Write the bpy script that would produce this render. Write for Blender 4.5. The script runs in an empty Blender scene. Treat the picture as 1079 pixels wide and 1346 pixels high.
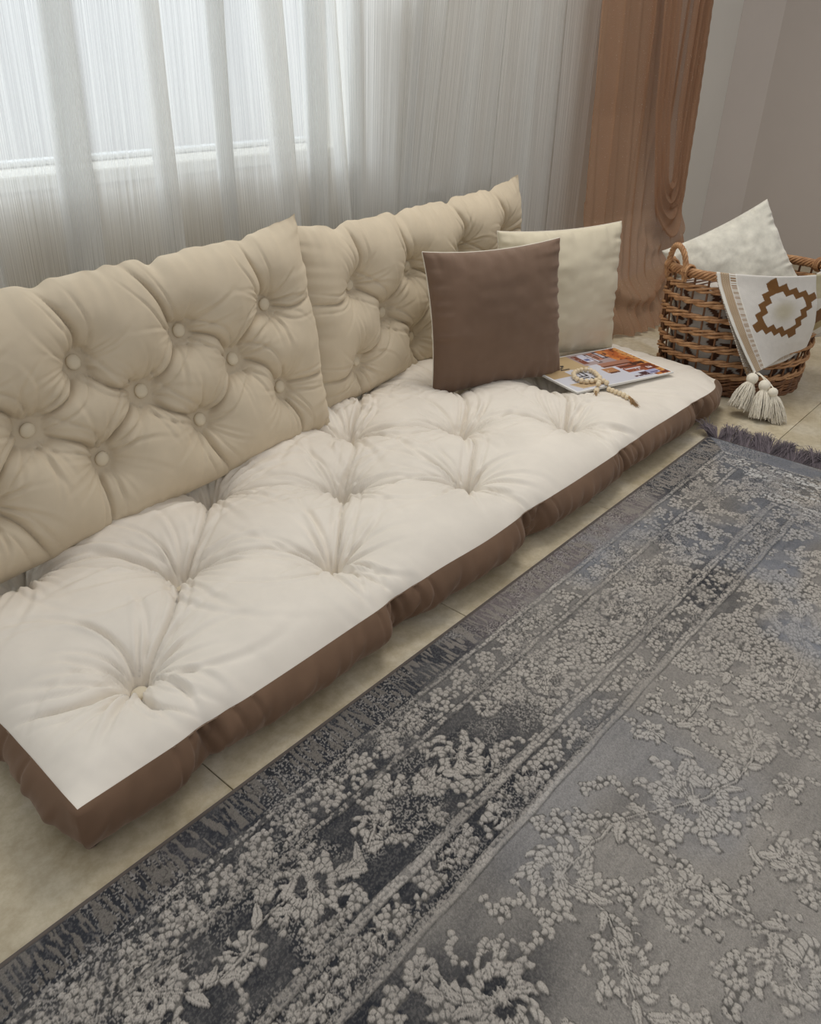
import bpy, bmesh, math, random
import numpy as np
from mathutils import Vector, Matrix

random.seed(7)
rng = np.random.default_rng(11)
SC = bpy.context.scene
COL = SC.collection

# ------------------------------------------------------------------ camera
cam_d = bpy.data.cameras.new('camera')
cam_d.sensor_fit = 'VERTICAL'
cam_d.sensor_height = 36.0
cam_d.lens = 1045.757 / 1346 * 36.0
cam_d.clip_start = 0.02
cam = bpy.data.objects.new('camera', cam_d)
cam.location = (-0.465128, -0.988467, 1.015919)
cam.rotation_euler = (1.041821, -0.016805, -0.853427)
COL.objects.link(cam)
SC.camera = cam

# ------------------------------------------------------------------ world and lights
world = bpy.data.worlds.new('overcast')
SC.world = world
world.use_nodes = True
wn = world.node_tree.nodes
wn['Background'].inputs['Color'].default_value = (0.98, 0.98, 1.0, 1)
wn['Background'].inputs['Strength'].default_value = 0.46


def area(name, loc, target, sx, sy, power, color):
    d = bpy.data.lights.new(name, 'AREA')
    d.shape = 'RECTANGLE'; d.size = sx; d.size_y = sy
    d.energy = power; d.color = color
    o = bpy.data.objects.new(name, d)
    o.location = loc
    o.rotation_euler = (Vector(target) - Vector(loc)).to_track_quat('-Z', 'Y').to_euler()
    COL.objects.link(o)
    return o


area('window_daylight', (0.15, 2.3, 2.3), (0.2, 0.3, 0.7), 3.4, 1.8, 76, (0.90, 0.95, 1.0))
area('overhead_fill', (1.9, 0.45, 2.5), (0.9, 0.0, 0.0), 1.0, 0.8, 20, (1.0, 0.95, 0.88))  # added overhead fill to shade the tufts from above; no known fixture

SC.view_settings.view_transform = 'Standard'
SC.view_settings.look = 'None'
SC.view_settings.gamma = 1.0
SC.view_settings.use_curve_mapping = False
SC.view_settings.exposure = 0.38


# ------------------------------------------------------------------ helpers
def lin(c):
    c = np.asarray(c, dtype=float) / 255.0
    return np.where(c <= 0.04045, c / 12.92, ((c + 0.055) / 1.055) ** 2.4)


def fastmesh(name, V, F, uv=None, col=None, smooth=True):
    """V (n,3), F (m,4) or (m,3) int arrays."""
    V = np.asarray(V, dtype=np.float32); F = np.asarray(F, dtype=np.int32)
    me = bpy.data.meshes.new(name)
    me.vertices.add(len(V)); me.vertices.foreach_set('co', V.ravel())
    k = F.shape[1]
    me.loops.add(F.size); me.loops.foreach_set('vertex_index', F.ravel())
    me.polygons.add(len(F))
    me.polygons.foreach_set('loop_start', np.arange(0, F.size, k, dtype=np.int32))
    me.polygons.foreach_set('loop_total', np.full(len(F), k, dtype=np.int32))
    me.polygons.foreach_set('use_smooth', np.full(len(F), smooth, dtype=bool))
    me.update(calc_edges=True)
    if uv is not None:
        l = me.uv_layers.new(name='UVMap')
        l.data.foreach_set('uv', np.asarray(uv, dtype=np.float32)[F.ravel()].ravel())
    if col is not None:
        a = me.color_attributes.new(name='Col', type='FLOAT_COLOR', domain='POINT')
        c = np.ones((len(V), 4), dtype=np.float32); c[:, :3] = col
        a.data.foreach_set('color', c.ravel())
    return me


def gridfaces(nr, nc, flip=False, close=False):
    r = np.arange(nr - 1)[:, None]
    c = np.arange(nc if close else nc - 1)[None, :]
    c2 = (c + 1) % nc
    a = r * nc + c; b = r * nc + c2; d = (r + 1) * nc + c; e = (r + 1) * nc + c2
    q = np.stack([a, b, e, d], -1).reshape(-1, 4)
    return q[:, ::-1] if flip else q


def link(name, me, m, parent=None, **props):
    o = bpy.data.objects.new(name, me)
    COL.objects.link(o)
    if m is not None:
        me.materials.clear()
        me.materials.append(m)
    if parent is not None:
        o.parent = parent
    for k, v in props.items():
        o[k] = v
    return o


def gridobj(name, P, m, parent=None, uv=None, col=None, flip=False, close=False, smooth=True, **props):
    nr, nc = P.shape[:2]
    me = fastmesh(name, P.reshape(-1, 3), gridfaces(nr, nc, flip, close),
                  None if uv is None else uv.reshape(-1, 2),
                  None if col is None else col.reshape(-1, 3), smooth)
    return link(name, me, m, parent, **props)


def thing(name, label, cat, loc=(0, 0, 0), rot=(0, 0, 0), group=None):
    o = bpy.data.objects.new(name, None)
    o.empty_display_size = 0.05
    COL.objects.link(o)
    o.location = loc; o.rotation_euler = rot
    o['label'] = label; o['category'] = cat
    if group: o['group'] = group
    return o


def tubes(paths, radii, n=8, cap=True):
    """join tubes along paths -> V, F"""
    VV, FF, off = [], [], 0
    for path, rad in zip(paths, radii):
        p = np.asarray(path, float); m = len(p)
        rad = np.broadcast_to(np.asarray(rad, float), (m,))
        t = np.gradient(p, axis=0); t /= np.linalg.norm(t, axis=1)[:, None] + 1e-12
        up = np.array([0, 0, 1.0]) if abs(t[0][2]) < .9 else np.array([1.0, 0, 0])
        nn = np.zeros_like(p); u = up - t[0] * (up @ t[0]); u /= np.linalg.norm(u)
        for i in range(m):
            u = u - t[i] * (u @ t[i]); u /= np.linalg.norm(u) + 1e-12
            nn[i] = u
        bb = np.cross(t, nn)
        a = np.linspace(0, 2 * np.pi, n, endpoint=False)
        ring = p[:, None, :] + rad[:, None, None] * (np.cos(a)[None, :, None] * nn[:, None, :] + np.sin(a)[None, :, None] * bb[:, None, :])
        VV.append(ring.reshape(-1, 3)); FF.append(gridfaces(m, n, close=True) + off)
        if cap:
            for k, i in ((0, 0), (m - 1, 1)):
                VV.append(p[k][None, :]); ci = off + m * n + i
                j = np.arange(n); r = off + k * n
                q = np.stack([r + j, r + (j + 1) % n, np.full(n, ci), np.full(n, ci)], -1)
                q = q[:, [1, 0, 2, 3]] if i else q
                FF.append(q)
            off += 2
        off += m * n
    return np.concatenate(VV), np.concatenate(FF)


def tubemesh(name, paths, radii, n=8, cap=False):
    V, F = tubes(paths, radii, n, cap)
    if cap:
        # degenerate quads -> rebuild through from_pydata with triangles
        me = bpy.data.meshes.new(name)
        me.from_pydata(V.tolist(), [], [tuple(dict.fromkeys(f)) for f in F.tolist()])
        me.polygons.foreach_set('use_smooth', np.ones(len(me.polygons), dtype=bool))
        return me
    return fastmesh(name, V, F)


def box_bm(bm, x0, x1, y0, y1, z0, z1):
    vs = [bm.verts.new(p) for p in ((x0, y0, z0), (x1, y0, z0), (x1, y1, z0), (x0, y1, z0), (x0, y0, z1), (x1, y0, z1), (x1, y1, z1), (x0, y1, z1))]
    for f in ((0, 3, 2, 1), (4, 5, 6, 7), (0, 1, 5, 4), (1, 2, 6, 5), (2, 3, 7, 6), (3, 0, 4, 7)):
        bm.faces.new([vs[i] for i in f])


def boxobj(name, boxes, m, parent=None, bevel=0.0, **props):
    bm = bmesh.new()
    for b in boxes: box_bm(bm, *b)
    if bevel:
        bmesh.ops.bevel(bm, geom=list(bm.edges), offset=bevel, segments=1, affect='EDGES')
    me = bpy.data.meshes.new(name); bm.to_mesh(me); bm.free()
    return link(name, me, m, parent, **props)


def hsh(i, j, k):
    h = np.sin(i * 127.1 + j * 311.7 + k * 74.7) * 43758.5453
    return h - np.floor(h)


def vnoise(x, y, k=0):
    xi = np.floor(x); yi = np.floor(y); fx = x - xi; fy = y - yi
    fx = fx * fx * (3 - 2 * fx); fy = fy * fy * (3 - 2 * fy)
    a = hsh(xi, yi, k); b = hsh(xi + 1, yi, k); c = hsh(xi, yi + 1, k); d = hsh(xi + 1, yi + 1, k)
    return a + (b - a) * fx + (c - a) * fy + (a - b - c + d) * fx * fy


def fbm(x, y, k=0, o=3):
    s = 0; a = .5; t = 0
    for i in range(o):
        s = s + a * vnoise(x * 2 ** i, y * 2 ** i, k + i * 13); t += a; a *= .5
    return s / t


def voronoi(x, y, k=0, jit=.9):
    xi = np.floor(x); yi = np.floor(y)
    f1 = np.full(x.shape, 9.0); f2 = np.full(x.shape, 9.0)
    sx = np.zeros_like(x); sy = np.zeros_like(x); hid = np.zeros_like(x)
    for di in (-1, 0, 1):
        for dj in (-1, 0, 1):
            a = xi + di; b = yi + dj
            h1 = hsh(a, b, k); h2 = hsh(a, b, k + 5.3)
            px = a + .5 + jit * (h1 - .5); py = b + .5 + jit * (h2 - .5)
            d = np.hypot(px - x, py - y)
            n = d < f1
            f2 = np.where(n, f1, np.minimum(f2, d))
            f1 = np.where(n, d, f1)
            sx = np.where(n, px, sx); sy = np.where(n, py, sy); hid = np.where(n, h1 * .6 + h2 * .4, hid)
    return f1, f2, sx, sy, hid


def sstep(a, b, x):
    t = np.clip((x - a) / (b - a), 0, 1)
    return t * t * (3 - 2 * t)


# ------------------------------------------------------------------ materials
def newmat(name):
    m = bpy.data.materials.new(name); m.use_nodes = True
    nt = m.node_tree
    for n in list(nt.nodes):
        if n.type not in ('BSDF_PRINCIPLED', 'OUTPUT_MATERIAL'): nt.nodes.remove(n)
    return m, nt, nt.nodes['Principled BSDF'], nt.nodes['Material Output']


def N(nt, typ, **kw):
    n = nt.nodes.new(typ)
    for k, v in kw.items():
        if hasattr(n, k): setattr(n, k, v)
        else: n.inputs[k.replace('_', ' ')].default_value = v
    return n


def ramp(nt, stops):
    r = nt.nodes.new('ShaderNodeValToRGB')
    e = r.color_ramp.elements
    while len(e) < len(stops): e.new(.5)
    for i, (p, c) in enumerate(stops):
        e[i].position = p; e[i].color = (*c, 1) if len(c) == 3 else c
    return r


def cloth(name, rgb, rough=.85, sheen=.35, var=.10, scale=9, bump=.12, bscale=900, sheen_tint=None, attr=False, spec=.2):
    m, nt, b, out = newmat(name)
    L = nt.links
    tc = N(nt, 'ShaderNodeTexCoord')
    n1 = N(nt, 'ShaderNodeTexNoise', Scale=scale, Detail=5.0, Roughness=.6)
    L.new(tc.outputs['Object'], n1.inputs['Vector'])
    c = np.asarray(lin(rgb))
    if attr:
        at = N(nt, 'ShaderNodeAttribute', attribute_name='Col')
        r = ramp(nt, [(.3, (1 - var,) * 3), (.7, (1 + 0 * var,) * 3)])
        mx = N(nt, 'ShaderNodeMix', data_type='RGBA', blend_type='MULTIPLY'); mx.inputs['Factor'].default_value = 1
        L.new(at.outputs['Color'], mx.inputs[6]); L.new(n1.outputs['Fac'], r.inputs[0]); L.new(r.outputs[0], mx.inputs[7])
        L.new(mx.outputs[2], b.inputs['Base Color'])
    else:
        r = ramp(nt, [(.3, tuple(c * (1 - var))), (.7, tuple(np.minimum(c * (1 + var), 1)))])
        L.new(n1.outputs['Fac'], r.inputs[0]); L.new(r.outputs[0], b.inputs['Base Color'])
    b.inputs['Roughness'].default_value = rough
    b.inputs['Specular IOR Level'].default_value = spec
    b.inputs['Sheen Weight'].default_value = sheen
    b.inputs['Sheen Roughness'].default_value = .45
    if sheen_tint is not None: b.inputs['Sheen Tint'].default_value = (*lin(sheen_tint), 1)
    n2 = N(nt, 'ShaderNodeTexNoise', Scale=bscale, Detail=2.0)
    L.new(tc.outputs['Object'], n2.inputs['Vector'])
    bp = N(nt, 'ShaderNodeBump', Strength=bump, Distance=.0006)
    L.new(n2.outputs['Fac'], bp.inputs['Height']); L.new(bp.outputs[0], b.inputs['Normal'])
    return m


def plain(name, rgb, rough=.6, spec=.3, var=.05, scale=20, bump=0, bscale=200, metallic=0):
    m = cloth(name, rgb, rough, 0, var, scale, bump, bscale, spec=spec)
    m.node_tree.nodes['Principled BSDF'].inputs['Metallic'].default_value = metallic
    return m


M_CREAM = cloth('cream_velvet', (226, 218, 205), .8, .30, .06, 7, .10, 700, (255, 250, 240))
M_BEIGE = cloth('beige_velvet', (202, 188, 164), .8, .25, .07, 8, .10, 700, (255, 245, 225))
M_BUTTON = cloth('button_velvet', (214, 202, 178), .7, .25, .05, 20, .10, 700)
M_BROWN = cloth('brown_velvet', (110, 86, 67), .72, .32, .16, 6, .10, 700, (215, 200, 188))
M_BROWN2 = cloth('brown_cushion_velvet', (114, 92, 76), .7, .5, .12, 5, .10, 700, (215, 200, 188))
M_PALE = cloth('pale_cushion_cloth', (208, 198, 174), .85, .25, .04, 8, .2, 500)
M_FUR = cloth('crushed_velvet', (214, 210, 196), .75, .5, .16, 26, .5, 260)
M_PIPE = cloth('cream_piping', (226, 220, 205), .8, .2, .03, 30, .1, 400)

# ------------------------------------------------------------------ setting: floor tiles
def marble():
    m, nt, b, out = newmat('beige_marble'); L = nt.links
    g = N(nt, 'ShaderNodeNewGeometry')
    oi = N(nt, 'ShaderNodeObjectInfo')
    n1 = N(nt, 'ShaderNodeTexNoise', Scale=5.0, Detail=8.0, Roughness=.62, Distortion=.6)
    n2 = N(nt, 'ShaderNodeTexNoise', Scale=55.0, Detail=4.0, Roughness=.7)
    v = N(nt, 'ShaderNodeTexVoronoi', Scale=26.0)
    for n in (n1, n2, v): L.new(g.outputs['Position'], n.inputs['Vector'])
    r1 = ramp(nt, [(.32, tuple(lin((176, 162, 134)))), (.52, tuple(lin((198, 186, 160)))), (.72, tuple(lin((212, 204, 186))))])
    L.new(n1.outputs['Fac'], r1.inputs[0])
    r2 = ramp(nt, [(.38, (.80, .78, .72)), (.62, (1.0, 1.0, 1.0))])
    L.new(n2.outputs['Fac'], r2.inputs[0])
    mx = N(nt, 'ShaderNodeMix', data_type='RGBA', blend_type='MULTIPLY'); mx.inputs['Factor'].default_value = .8
    L.new(r1.outputs[0], mx.inputs[6]); L.new(r2.outputs[0], mx.inputs[7])
    hs = N(nt, 'ShaderNodeHueSaturation'); L.new(mx.outputs[2], hs.inputs['Color'])
    mr = N(nt, 'ShaderNodeMapRange'); mr.inputs['To Min'].default_value = .90; mr.inputs['To Max'].default_value = 1.06
    L.new(oi.outputs['Random'], mr.inputs['Value']); L.new(mr.outputs[0], hs.inputs['Value'])
    L.new(hs.outputs[0], b.inputs['Base Color'])
    b.inputs['Roughness'].default_value = .32
    b.inputs['Specular IOR Level'].default_value = .4
    bp = N(nt, 'ShaderNodeBump', Strength=.08, Distance=.001)
    L.new(n2.outputs['Fac'], bp.inputs['Height']); L.new(bp.outputs[0], b.inputs['Normal'])
    return m


M_MARBLE = marble()
M_GROUT = plain('tile_grout', (128, 112, 84), .9)
floor = boxobj('floor', [(-3.0, 4.6, -3.4, 1.1, -.06, -.006)], M_GROUT, kind='structure')
TS = .6
bm = bmesh.new(); box_bm(bm, .0009, TS - .0009, .0009, TS - .0009, -.008, 0.0)
bmesh.ops.bevel(bm, geom=[e for e in bm.edges if all(v.co.z > -.001 for v in e.verts)], offset=.0008, segments=1, affect='EDGES')
tile_me = bpy.data.meshes.new('tile'); bm.to_mesh(tile_me); bm.free(); tile_me.materials.append(M_MARBLE)
for ix in range(-5, 8):
    for iy in range(-5, 3):
        x = .012 + ix * TS; y = -.397 + iy * TS
        o = bpy.data.objects.new('tile', tile_me); COL.objects.link(o); o.parent = floor
        o.location = (x, y, 0)
        if y + TS > 1.08:
            o.scale.y = (1.08 - y) / TS

# ------------------------------------------------------------------ setting: walls, window
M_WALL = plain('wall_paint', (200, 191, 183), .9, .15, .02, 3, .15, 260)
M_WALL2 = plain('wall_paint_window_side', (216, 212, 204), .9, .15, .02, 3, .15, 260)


def stone():
    m, nt, b, out = newmat('beige_parapet_stone'); L = nt.links
    g = N(nt, 'ShaderNodeNewGeometry')
    mp = N(nt, 'ShaderNodeMapping'); mp.inputs['Scale'].default_value = (1.2, 1, 3.5)
    n1 = N(nt, 'ShaderNodeTexNoise', Scale=4.0, Detail=6.0, Distortion=1.2)
    L.new(g.outputs['Position'], mp.inputs['Vector']); L.new(mp.outputs[0], n1.inputs['Vector'])
    r = ramp(nt, [(.3, tuple(lin((165, 146, 112)))), (.55, tuple(lin((186, 170, 138)))), (.75, tuple(lin((196, 182, 152))))])
    L.new(n1.outputs['Fac'], r.inputs[0]); L.new(r.outputs[0], b.inputs['Base Color'])
    b.inputs['Roughness'].default_value = .45
    return m


M_STONE = stone()
WX0, WX1, WX2 = -2.3, 1.418, 1.62
wall_back = boxobj('wall_back', [
    (-3.0, WX0, .90, 1.10, 0, 2.7),
    (WX0, WX1, .935, 1.10, 0, .72),
    (WX1, WX2, .90, 1.10, 0, 1.20),
    (WX2, 4.6, .90, 1.10, 0, 2.7),
    (WX0, WX2, .90, 1.10, 2.35, 2.7)], M_WALL2, kind='structure')
boxobj('parapet_panel', [(WX0, WX1 - .012, .905, .935, 0, .722)], M_STONE, wall_back, .002)
wall_right = boxobj('wall_right', [(4.40, 4.6, -3.4, .899, 0, 2.7)], M_WALL, bevel=.004, kind='structure')
bmc = bmesh.new()
cv = [bmc.verts.new(p) for z in (0, 2.7) for p in ((4.281, .8995, z), (4.4005, .727, z), (4.4005, .8995, z))]
for f in ((0, 2, 1), (3, 4, 5), (0, 1, 4, 3), (1, 2, 5, 4), (2, 0, 3, 5)): bmc.faces.new([cv[i] for i in f])
bmesh.ops.recalc_face_normals(bmc, faces=bmc.faces)
me_c = bpy.data.meshes.new('trim_1'); bmc.to_mesh(me_c); bmc.free(); link('trim_1', me_c, M_WALL, kind='structure')
M_SILL = plain('sill_stone', (226, 222, 208), .35, .4, .05, 12)
M_FRAME = plain('window_frame_white', (228, 230, 230), .4, .4)
window = boxobj('window_1', [(WX0, WX0 + .05, 1.03, 1.08, .76, 2.35), (WX2 - .05, WX2, 1.03, 1.08, 1.2, 2.35),
                             (WX1 - .012, WX1 + .035, 1.03, 1.08, .757, 1.235),
                             (WX0, WX1, 1.03, 1.08, .757, .768), (WX0, WX2, 1.03, 1.08, 2.30, 2.35)], M_FRAME, bevel=.003, kind='structure')
boxobj('window_sill', [(WX0, WX1 + .004, .893, 1.10, .722, .755)], M_SILL, window, .004)
mg, nt, b, out = newmat('window_glass')
nt.nodes.remove(b)
t = N(nt, 'ShaderNodeBsdfTransparent'); t.inputs[0].default_value = (.95, .97, .98, 1)
gl = N(nt, 'ShaderNodeBsdfGlossy', Roughness=.02); mxs = N(nt, 'ShaderNodeMixShader'); mxs.inputs[0].default_value = .05
nt.links.new(t.outputs[0], mxs.inputs[1]); nt.links.new(gl.outputs[0], mxs.inputs[2]); nt.links.new(mxs.outputs[0], out.inputs[0])
boxobj('pane', [(WX0 + .05, WX1 - .012, 1.05, 1.056, .768, 2.30)], mg, window)
boxobj('pane', [(WX1 - .012, WX2 - .05, 1.05, 1.056, 1.235, 2.30)], mg, window)

# wall socket behind the sheer
sock = thing('wall_socket', 'white square wall socket faintly visible behind the sheer curtain', 'socket', (1.83, .90, .56))
M_PLAST = plain('socket_plastic', (225, 225, 222), .4, .4)
boxobj('face_plate', [(-.042, .042, -.010, -.0003, -.034, .034)], M_PLAST, sock, .003)
boxobj('socket_insert', [(-.024, .024, -.020, -.010, -.024, .024)], plain('socket_grey', (150, 150, 148), .5), sock, .004)

# ------------------------------------------------------------------ curtains
def sheer_mat(name, rgb, f0, f1, su, sv, trans=.5, sparkle=False):
    m, nt, b, out = newmat(name); L = nt.links
    nt.nodes.remove(b)
    uv = N(nt, 'ShaderNodeUVMap', uv_map='UVMap')
    mp = N(nt, 'ShaderNodeMapping'); mp.inputs['Scale'].default_value = (su, sv, 1)
    L.new(uv.outputs[0], mp.inputs['Vector'])
    n = N(nt, 'ShaderNodeTexNoise', Scale=1.0, Detail=2.5, Roughness=.65); L.new(mp.outputs[0], n.inputs['Vector'])
    mr = N(nt, 'ShaderNodeMapRange'); mr.inputs['From Min'].default_value = .34; mr.inputs['From Max'].default_value = .66
    mr.inputs['To Min'].default_value = f0; mr.inputs['To Max'].default_value = f1
    L.new(n.outputs['Fac'], mr.inputs['Value'])
    c = lin(rgb)
    r = ramp(nt, [(.35, tuple(c * .95)), (.65, tuple(np.minimum(c * 1.06, 1)))]); L.new(n.outputs['Fac'], r.inputs[0])
    d = N(nt, 'ShaderNodeBsdfDiffuse'); t = N(nt, 'ShaderNodeBsdfTranslucent'); tr = N(nt, 'ShaderNodeBsdfTransparent')
    m1 = N(nt, 'ShaderNodeMixShader'); m1.inputs[0].default_value = trans
    m2 = N(nt, 'ShaderNodeMixShader')
    L.new(r.outputs[0], d.inputs[0]); L.new(r.outputs[0], t.inputs[0])
    L.new(d.outputs[0], m1.inputs[1]); L.new(t.outputs[0], m1.inputs[2])
    last = m1
    if sparkle:
        nz = N(nt, 'ShaderNodeTexNoise', Scale=240.0, Detail=1.0); L.new(uv.outputs[0], nz.inputs['Vector'])
        gt = N(nt, 'ShaderNodeMath', operation='GREATER_THAN'); gt.inputs[1].default_value = .735; L.new(nz.outputs['Fac'], gt.inputs[0])
        gg = N(nt, 'ShaderNodeBsdfDiffuse'); gg.inputs[0].default_value = (1, .86, .7, 1)
        m3 = N(nt, 'ShaderNodeMixShader'); L.new(gt.outputs[0], m3.inputs[0]); L.new(m1.outputs[0], m3.inputs[1]); L.new(gg.outputs[0], m3.inputs[2])
        last = m3
    L.new(mr.outputs[0], m2.inputs[0]); L.new(tr.outputs[0], m2.inputs[1]); L.new(last.outputs[0], m2.inputs[2])
    L.new(m2.outputs[0], out.inputs[0])
    return m


M_SHEER = sheer_mat('striped_sheer', (236, 236, 233), .58, .90, 330, 1.6, .5)
M_BRSHEER = sheer_mat('bronze_mesh', (184, 148, 120), .66, .90, 500, 500, .5, True)

# fold edges: (x at z=1.12, x at z=.56, overlap width, undulation)
folds = [(-1.75, -1.75, .05), (-1.45, -1.48, .08), (-1.1, -1.08, .05), (-.8, -.82, .07), (-.45, -.46, .05), (-.2, -.18, .07), (.06, .05, .05), (.25, .22, .05),
         (.463, .431, .085), (.697, .678, .07), (.883, .88, .05), (1.014, 1.069, .075), (1.189, 1.18, .05), (1.27, 1.31, .03), (1.347, 1.345, .045),
         (1.55, 1.50, .06), (1.634, 1.585, .035), (1.71, 1.65, .05), (1.90, 1.84, .05), (2.06, 2.02, .03), (2.24, 2.232, .05), (2.43, 2.42, .04)]
XA, XB = -2.0, 2.70
zs = np.concatenate([np.linspace(.012, 1.3, 44), np.linspace(1.4, 2.42, 10)])
rows = []; uvrows = []
for z in zs:
    tt = (1.12 - z) / .56
    pts = [(XA, .0)]; prev = XA
    for i, (xt, xb, w) in enumerate(folds):
        xe = xt + (xb - xt) * np.clip(tt, -.6, 1.6) + .006 * math.sin(i * 2.1 + z * 3.0)
        w = w * (1 + .25 * math.sin(i + z * 2))
        seg = xe + w - prev
        for k in range(1, 11):                       # undulating run to the front edge of the fold
            f = k / 10
            pts.append((prev + seg * f, -.012 * math.sin(f * math.pi) * (1 if i % 2 else -.6) + .004 * math.sin(f * 12 + i + z)))
        for k in range(1, 6):                        # turn back
            f = k / 5
            pts.append((xe + w * (1 - f) + .004 * math.sin(f * math.pi), .010 + .004 * f))
        pts.append((xe + .002, .020))
        prev = xe + .004
    for k in range(1, 9):
        f = k / 8
        pts.append((prev + (XB - prev) * f, .008 * math.sin(f * 9)))
    p = np.array(pts)
    s = np.concatenate([[0], np.cumsum(np.hypot(*np.diff(p, axis=0).T))])
    rows.append(np.stack([p[:, 0], .815 + p[:, 1], np.full(len(p), z)], 1))
    uvrows.append((s, z))
s0 = uvrows[30][0]
P = np.array(rows); UV = np.array([np.stack([s0, np.full(len(s0), z)], 1) for _, z in uvrows])
gridobj('sheer_curtain', P, M_SHEER, uv=UV, label='white striped sheer curtain hanging in loose folds across the window', category='curtain')

# bronze mesh curtain with a swag loop
zk = np.array([0.0, .15, .42, .8, 1.25, 2.42])
Lx = np.array([2.37, 2.37, 2.46, 2.50, 2.49, 2.44]); Ly = np.array([.485, .55, .645, .69, .70, .72])
Rx = np.array([2.90, 3.12, 3.38, 3.46, 3.43, 3.32]); Ry = np.array([.42, .53, .63, .68, .70, .72])
nz, ns = 170, 300
zz = np.linspace(0, 1, nz)
zz = np.where(zz < .75, zz / .75 * 1.3, 1.3 + (zz - .75) / .25 * 1.12) + .006
S, Z = np.meshgrid(np.linspace(0, 1, ns), zz)
X = np.interp(Z, zk, Lx) * (1 - S) + np.interp(Z, zk, Rx) * S
Y = np.interp(Z, zk, Ly) * (1 - S) + np.interp(Z, zk, Ry) * S
low = np.exp(-(Z / .16) ** 2)
Y -= .055 * np.sin(np.pi * S) * low
up = sstep(.25, .9, Z)
ph = S * 34 + 1.2 * np.sin(S * 9) + .3 * np.sin(Z * 4)
D = (.045 * (np.abs(np.sin(ph / 2)) ** .7 - .6) * (.45 + .55 * up) + .012 * np.sin(S * 71 + Z)) * (.7 + .5 * vnoise(S * 5, Z * 0, 3))
s_c = .74 + .10 * (Z - .4)
zc = .46
q = np.where(Z > zc, np.abs(S - s_c) / .20 * (1 + .35 * np.clip(Z - zc, 0, 1)), np.hypot((S - s_c) / .20, (Z - zc) / .17))
wq = np.exp(-(q / 1.15) ** 4)
D = D * (1 - wq) + wq * (.050 * (np.abs(np.cos(q * np.pi * 2.1)) - .5) - .050 * (1 - q))
q2 = np.hypot((S - .52) / .62, (Z - .62) / .50)      # big belly that sweeps over the lower part
D -= .035 * np.exp(-((q2 - 1) / .06) ** 2) * (Z < .62) * sstep(.02, .2, S)
D += .012 * np.sin(q2 * 24) * np.exp(-((q2 - 1.15) / .3) ** 2) * (Z < .5)
Yb = Y + D
P = np.stack([X + .25 * D, Yb, Z + .012 * low * np.sin(S * 20) ** 2], -1)
UV = np.stack([S * 1.5, Z], -1)
bronze = gridobj('bronze_curtain', P, M_BRSHEER, uv=UV, label='bronze glittery mesh curtain gathered at the side and pooling on the floor', category='curtain')

na, nbw = 150, 110
Aq, Bq = np.meshgrid(np.linspace(0, 1, na), np.linspace(0, 1, nbw))
zc_ = .56 - .02 * Bq; rb = .03 + .115 * Bq
arm = np.clip((.36 - Aq) / .36, 0, 1); arm2 = np.clip((Aq - .64) / .36, 0, 1); mid_ = np.clip((Aq - .36) / .28, 0, 1) * np.pi
cxs = 3.085 + .0 * Bq
Xs = np.where(Aq < .36, cxs - rb - (.03 + .07 * Bq) * arm, np.where(Aq > .64, cxs + rb + (.09 + .09 * Bq) * arm2, cxs - rb * np.cos(mid_)))
Zs = np.where(Aq < .36, zc_ + (1.9 - zc_) * arm, np.where(Aq > .64, zc_ + (1.9 - zc_) * arm2, zc_ - (rb * .6 + .02 + .13 * Bq ** 1.2) * np.sin(mid_)))
yb_ = np.interp(Zs, zk, (Ly * .35 + Ry * .65))
fold_ = .018 * (np.abs(np.cos(Bq * np.pi * 3.5 + .5 * np.sin(Aq * 5))) - .5)
edge_in = np.exp(-Aq / .05) + np.exp(-(1 - Aq) / .05)
Ys = yb_ - .030 - .030 * np.sin(np.pi * Aq) * (1 - .3 * Bq) + fold_ + .03 * edge_in
gridobj('swag_loop', np.stack([Xs + .3 * fold_, Ys, Zs], -1), M_BRSHEER, bronze, uv=np.stack([Bq * .5, Aq * 2.6], -1))


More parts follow.
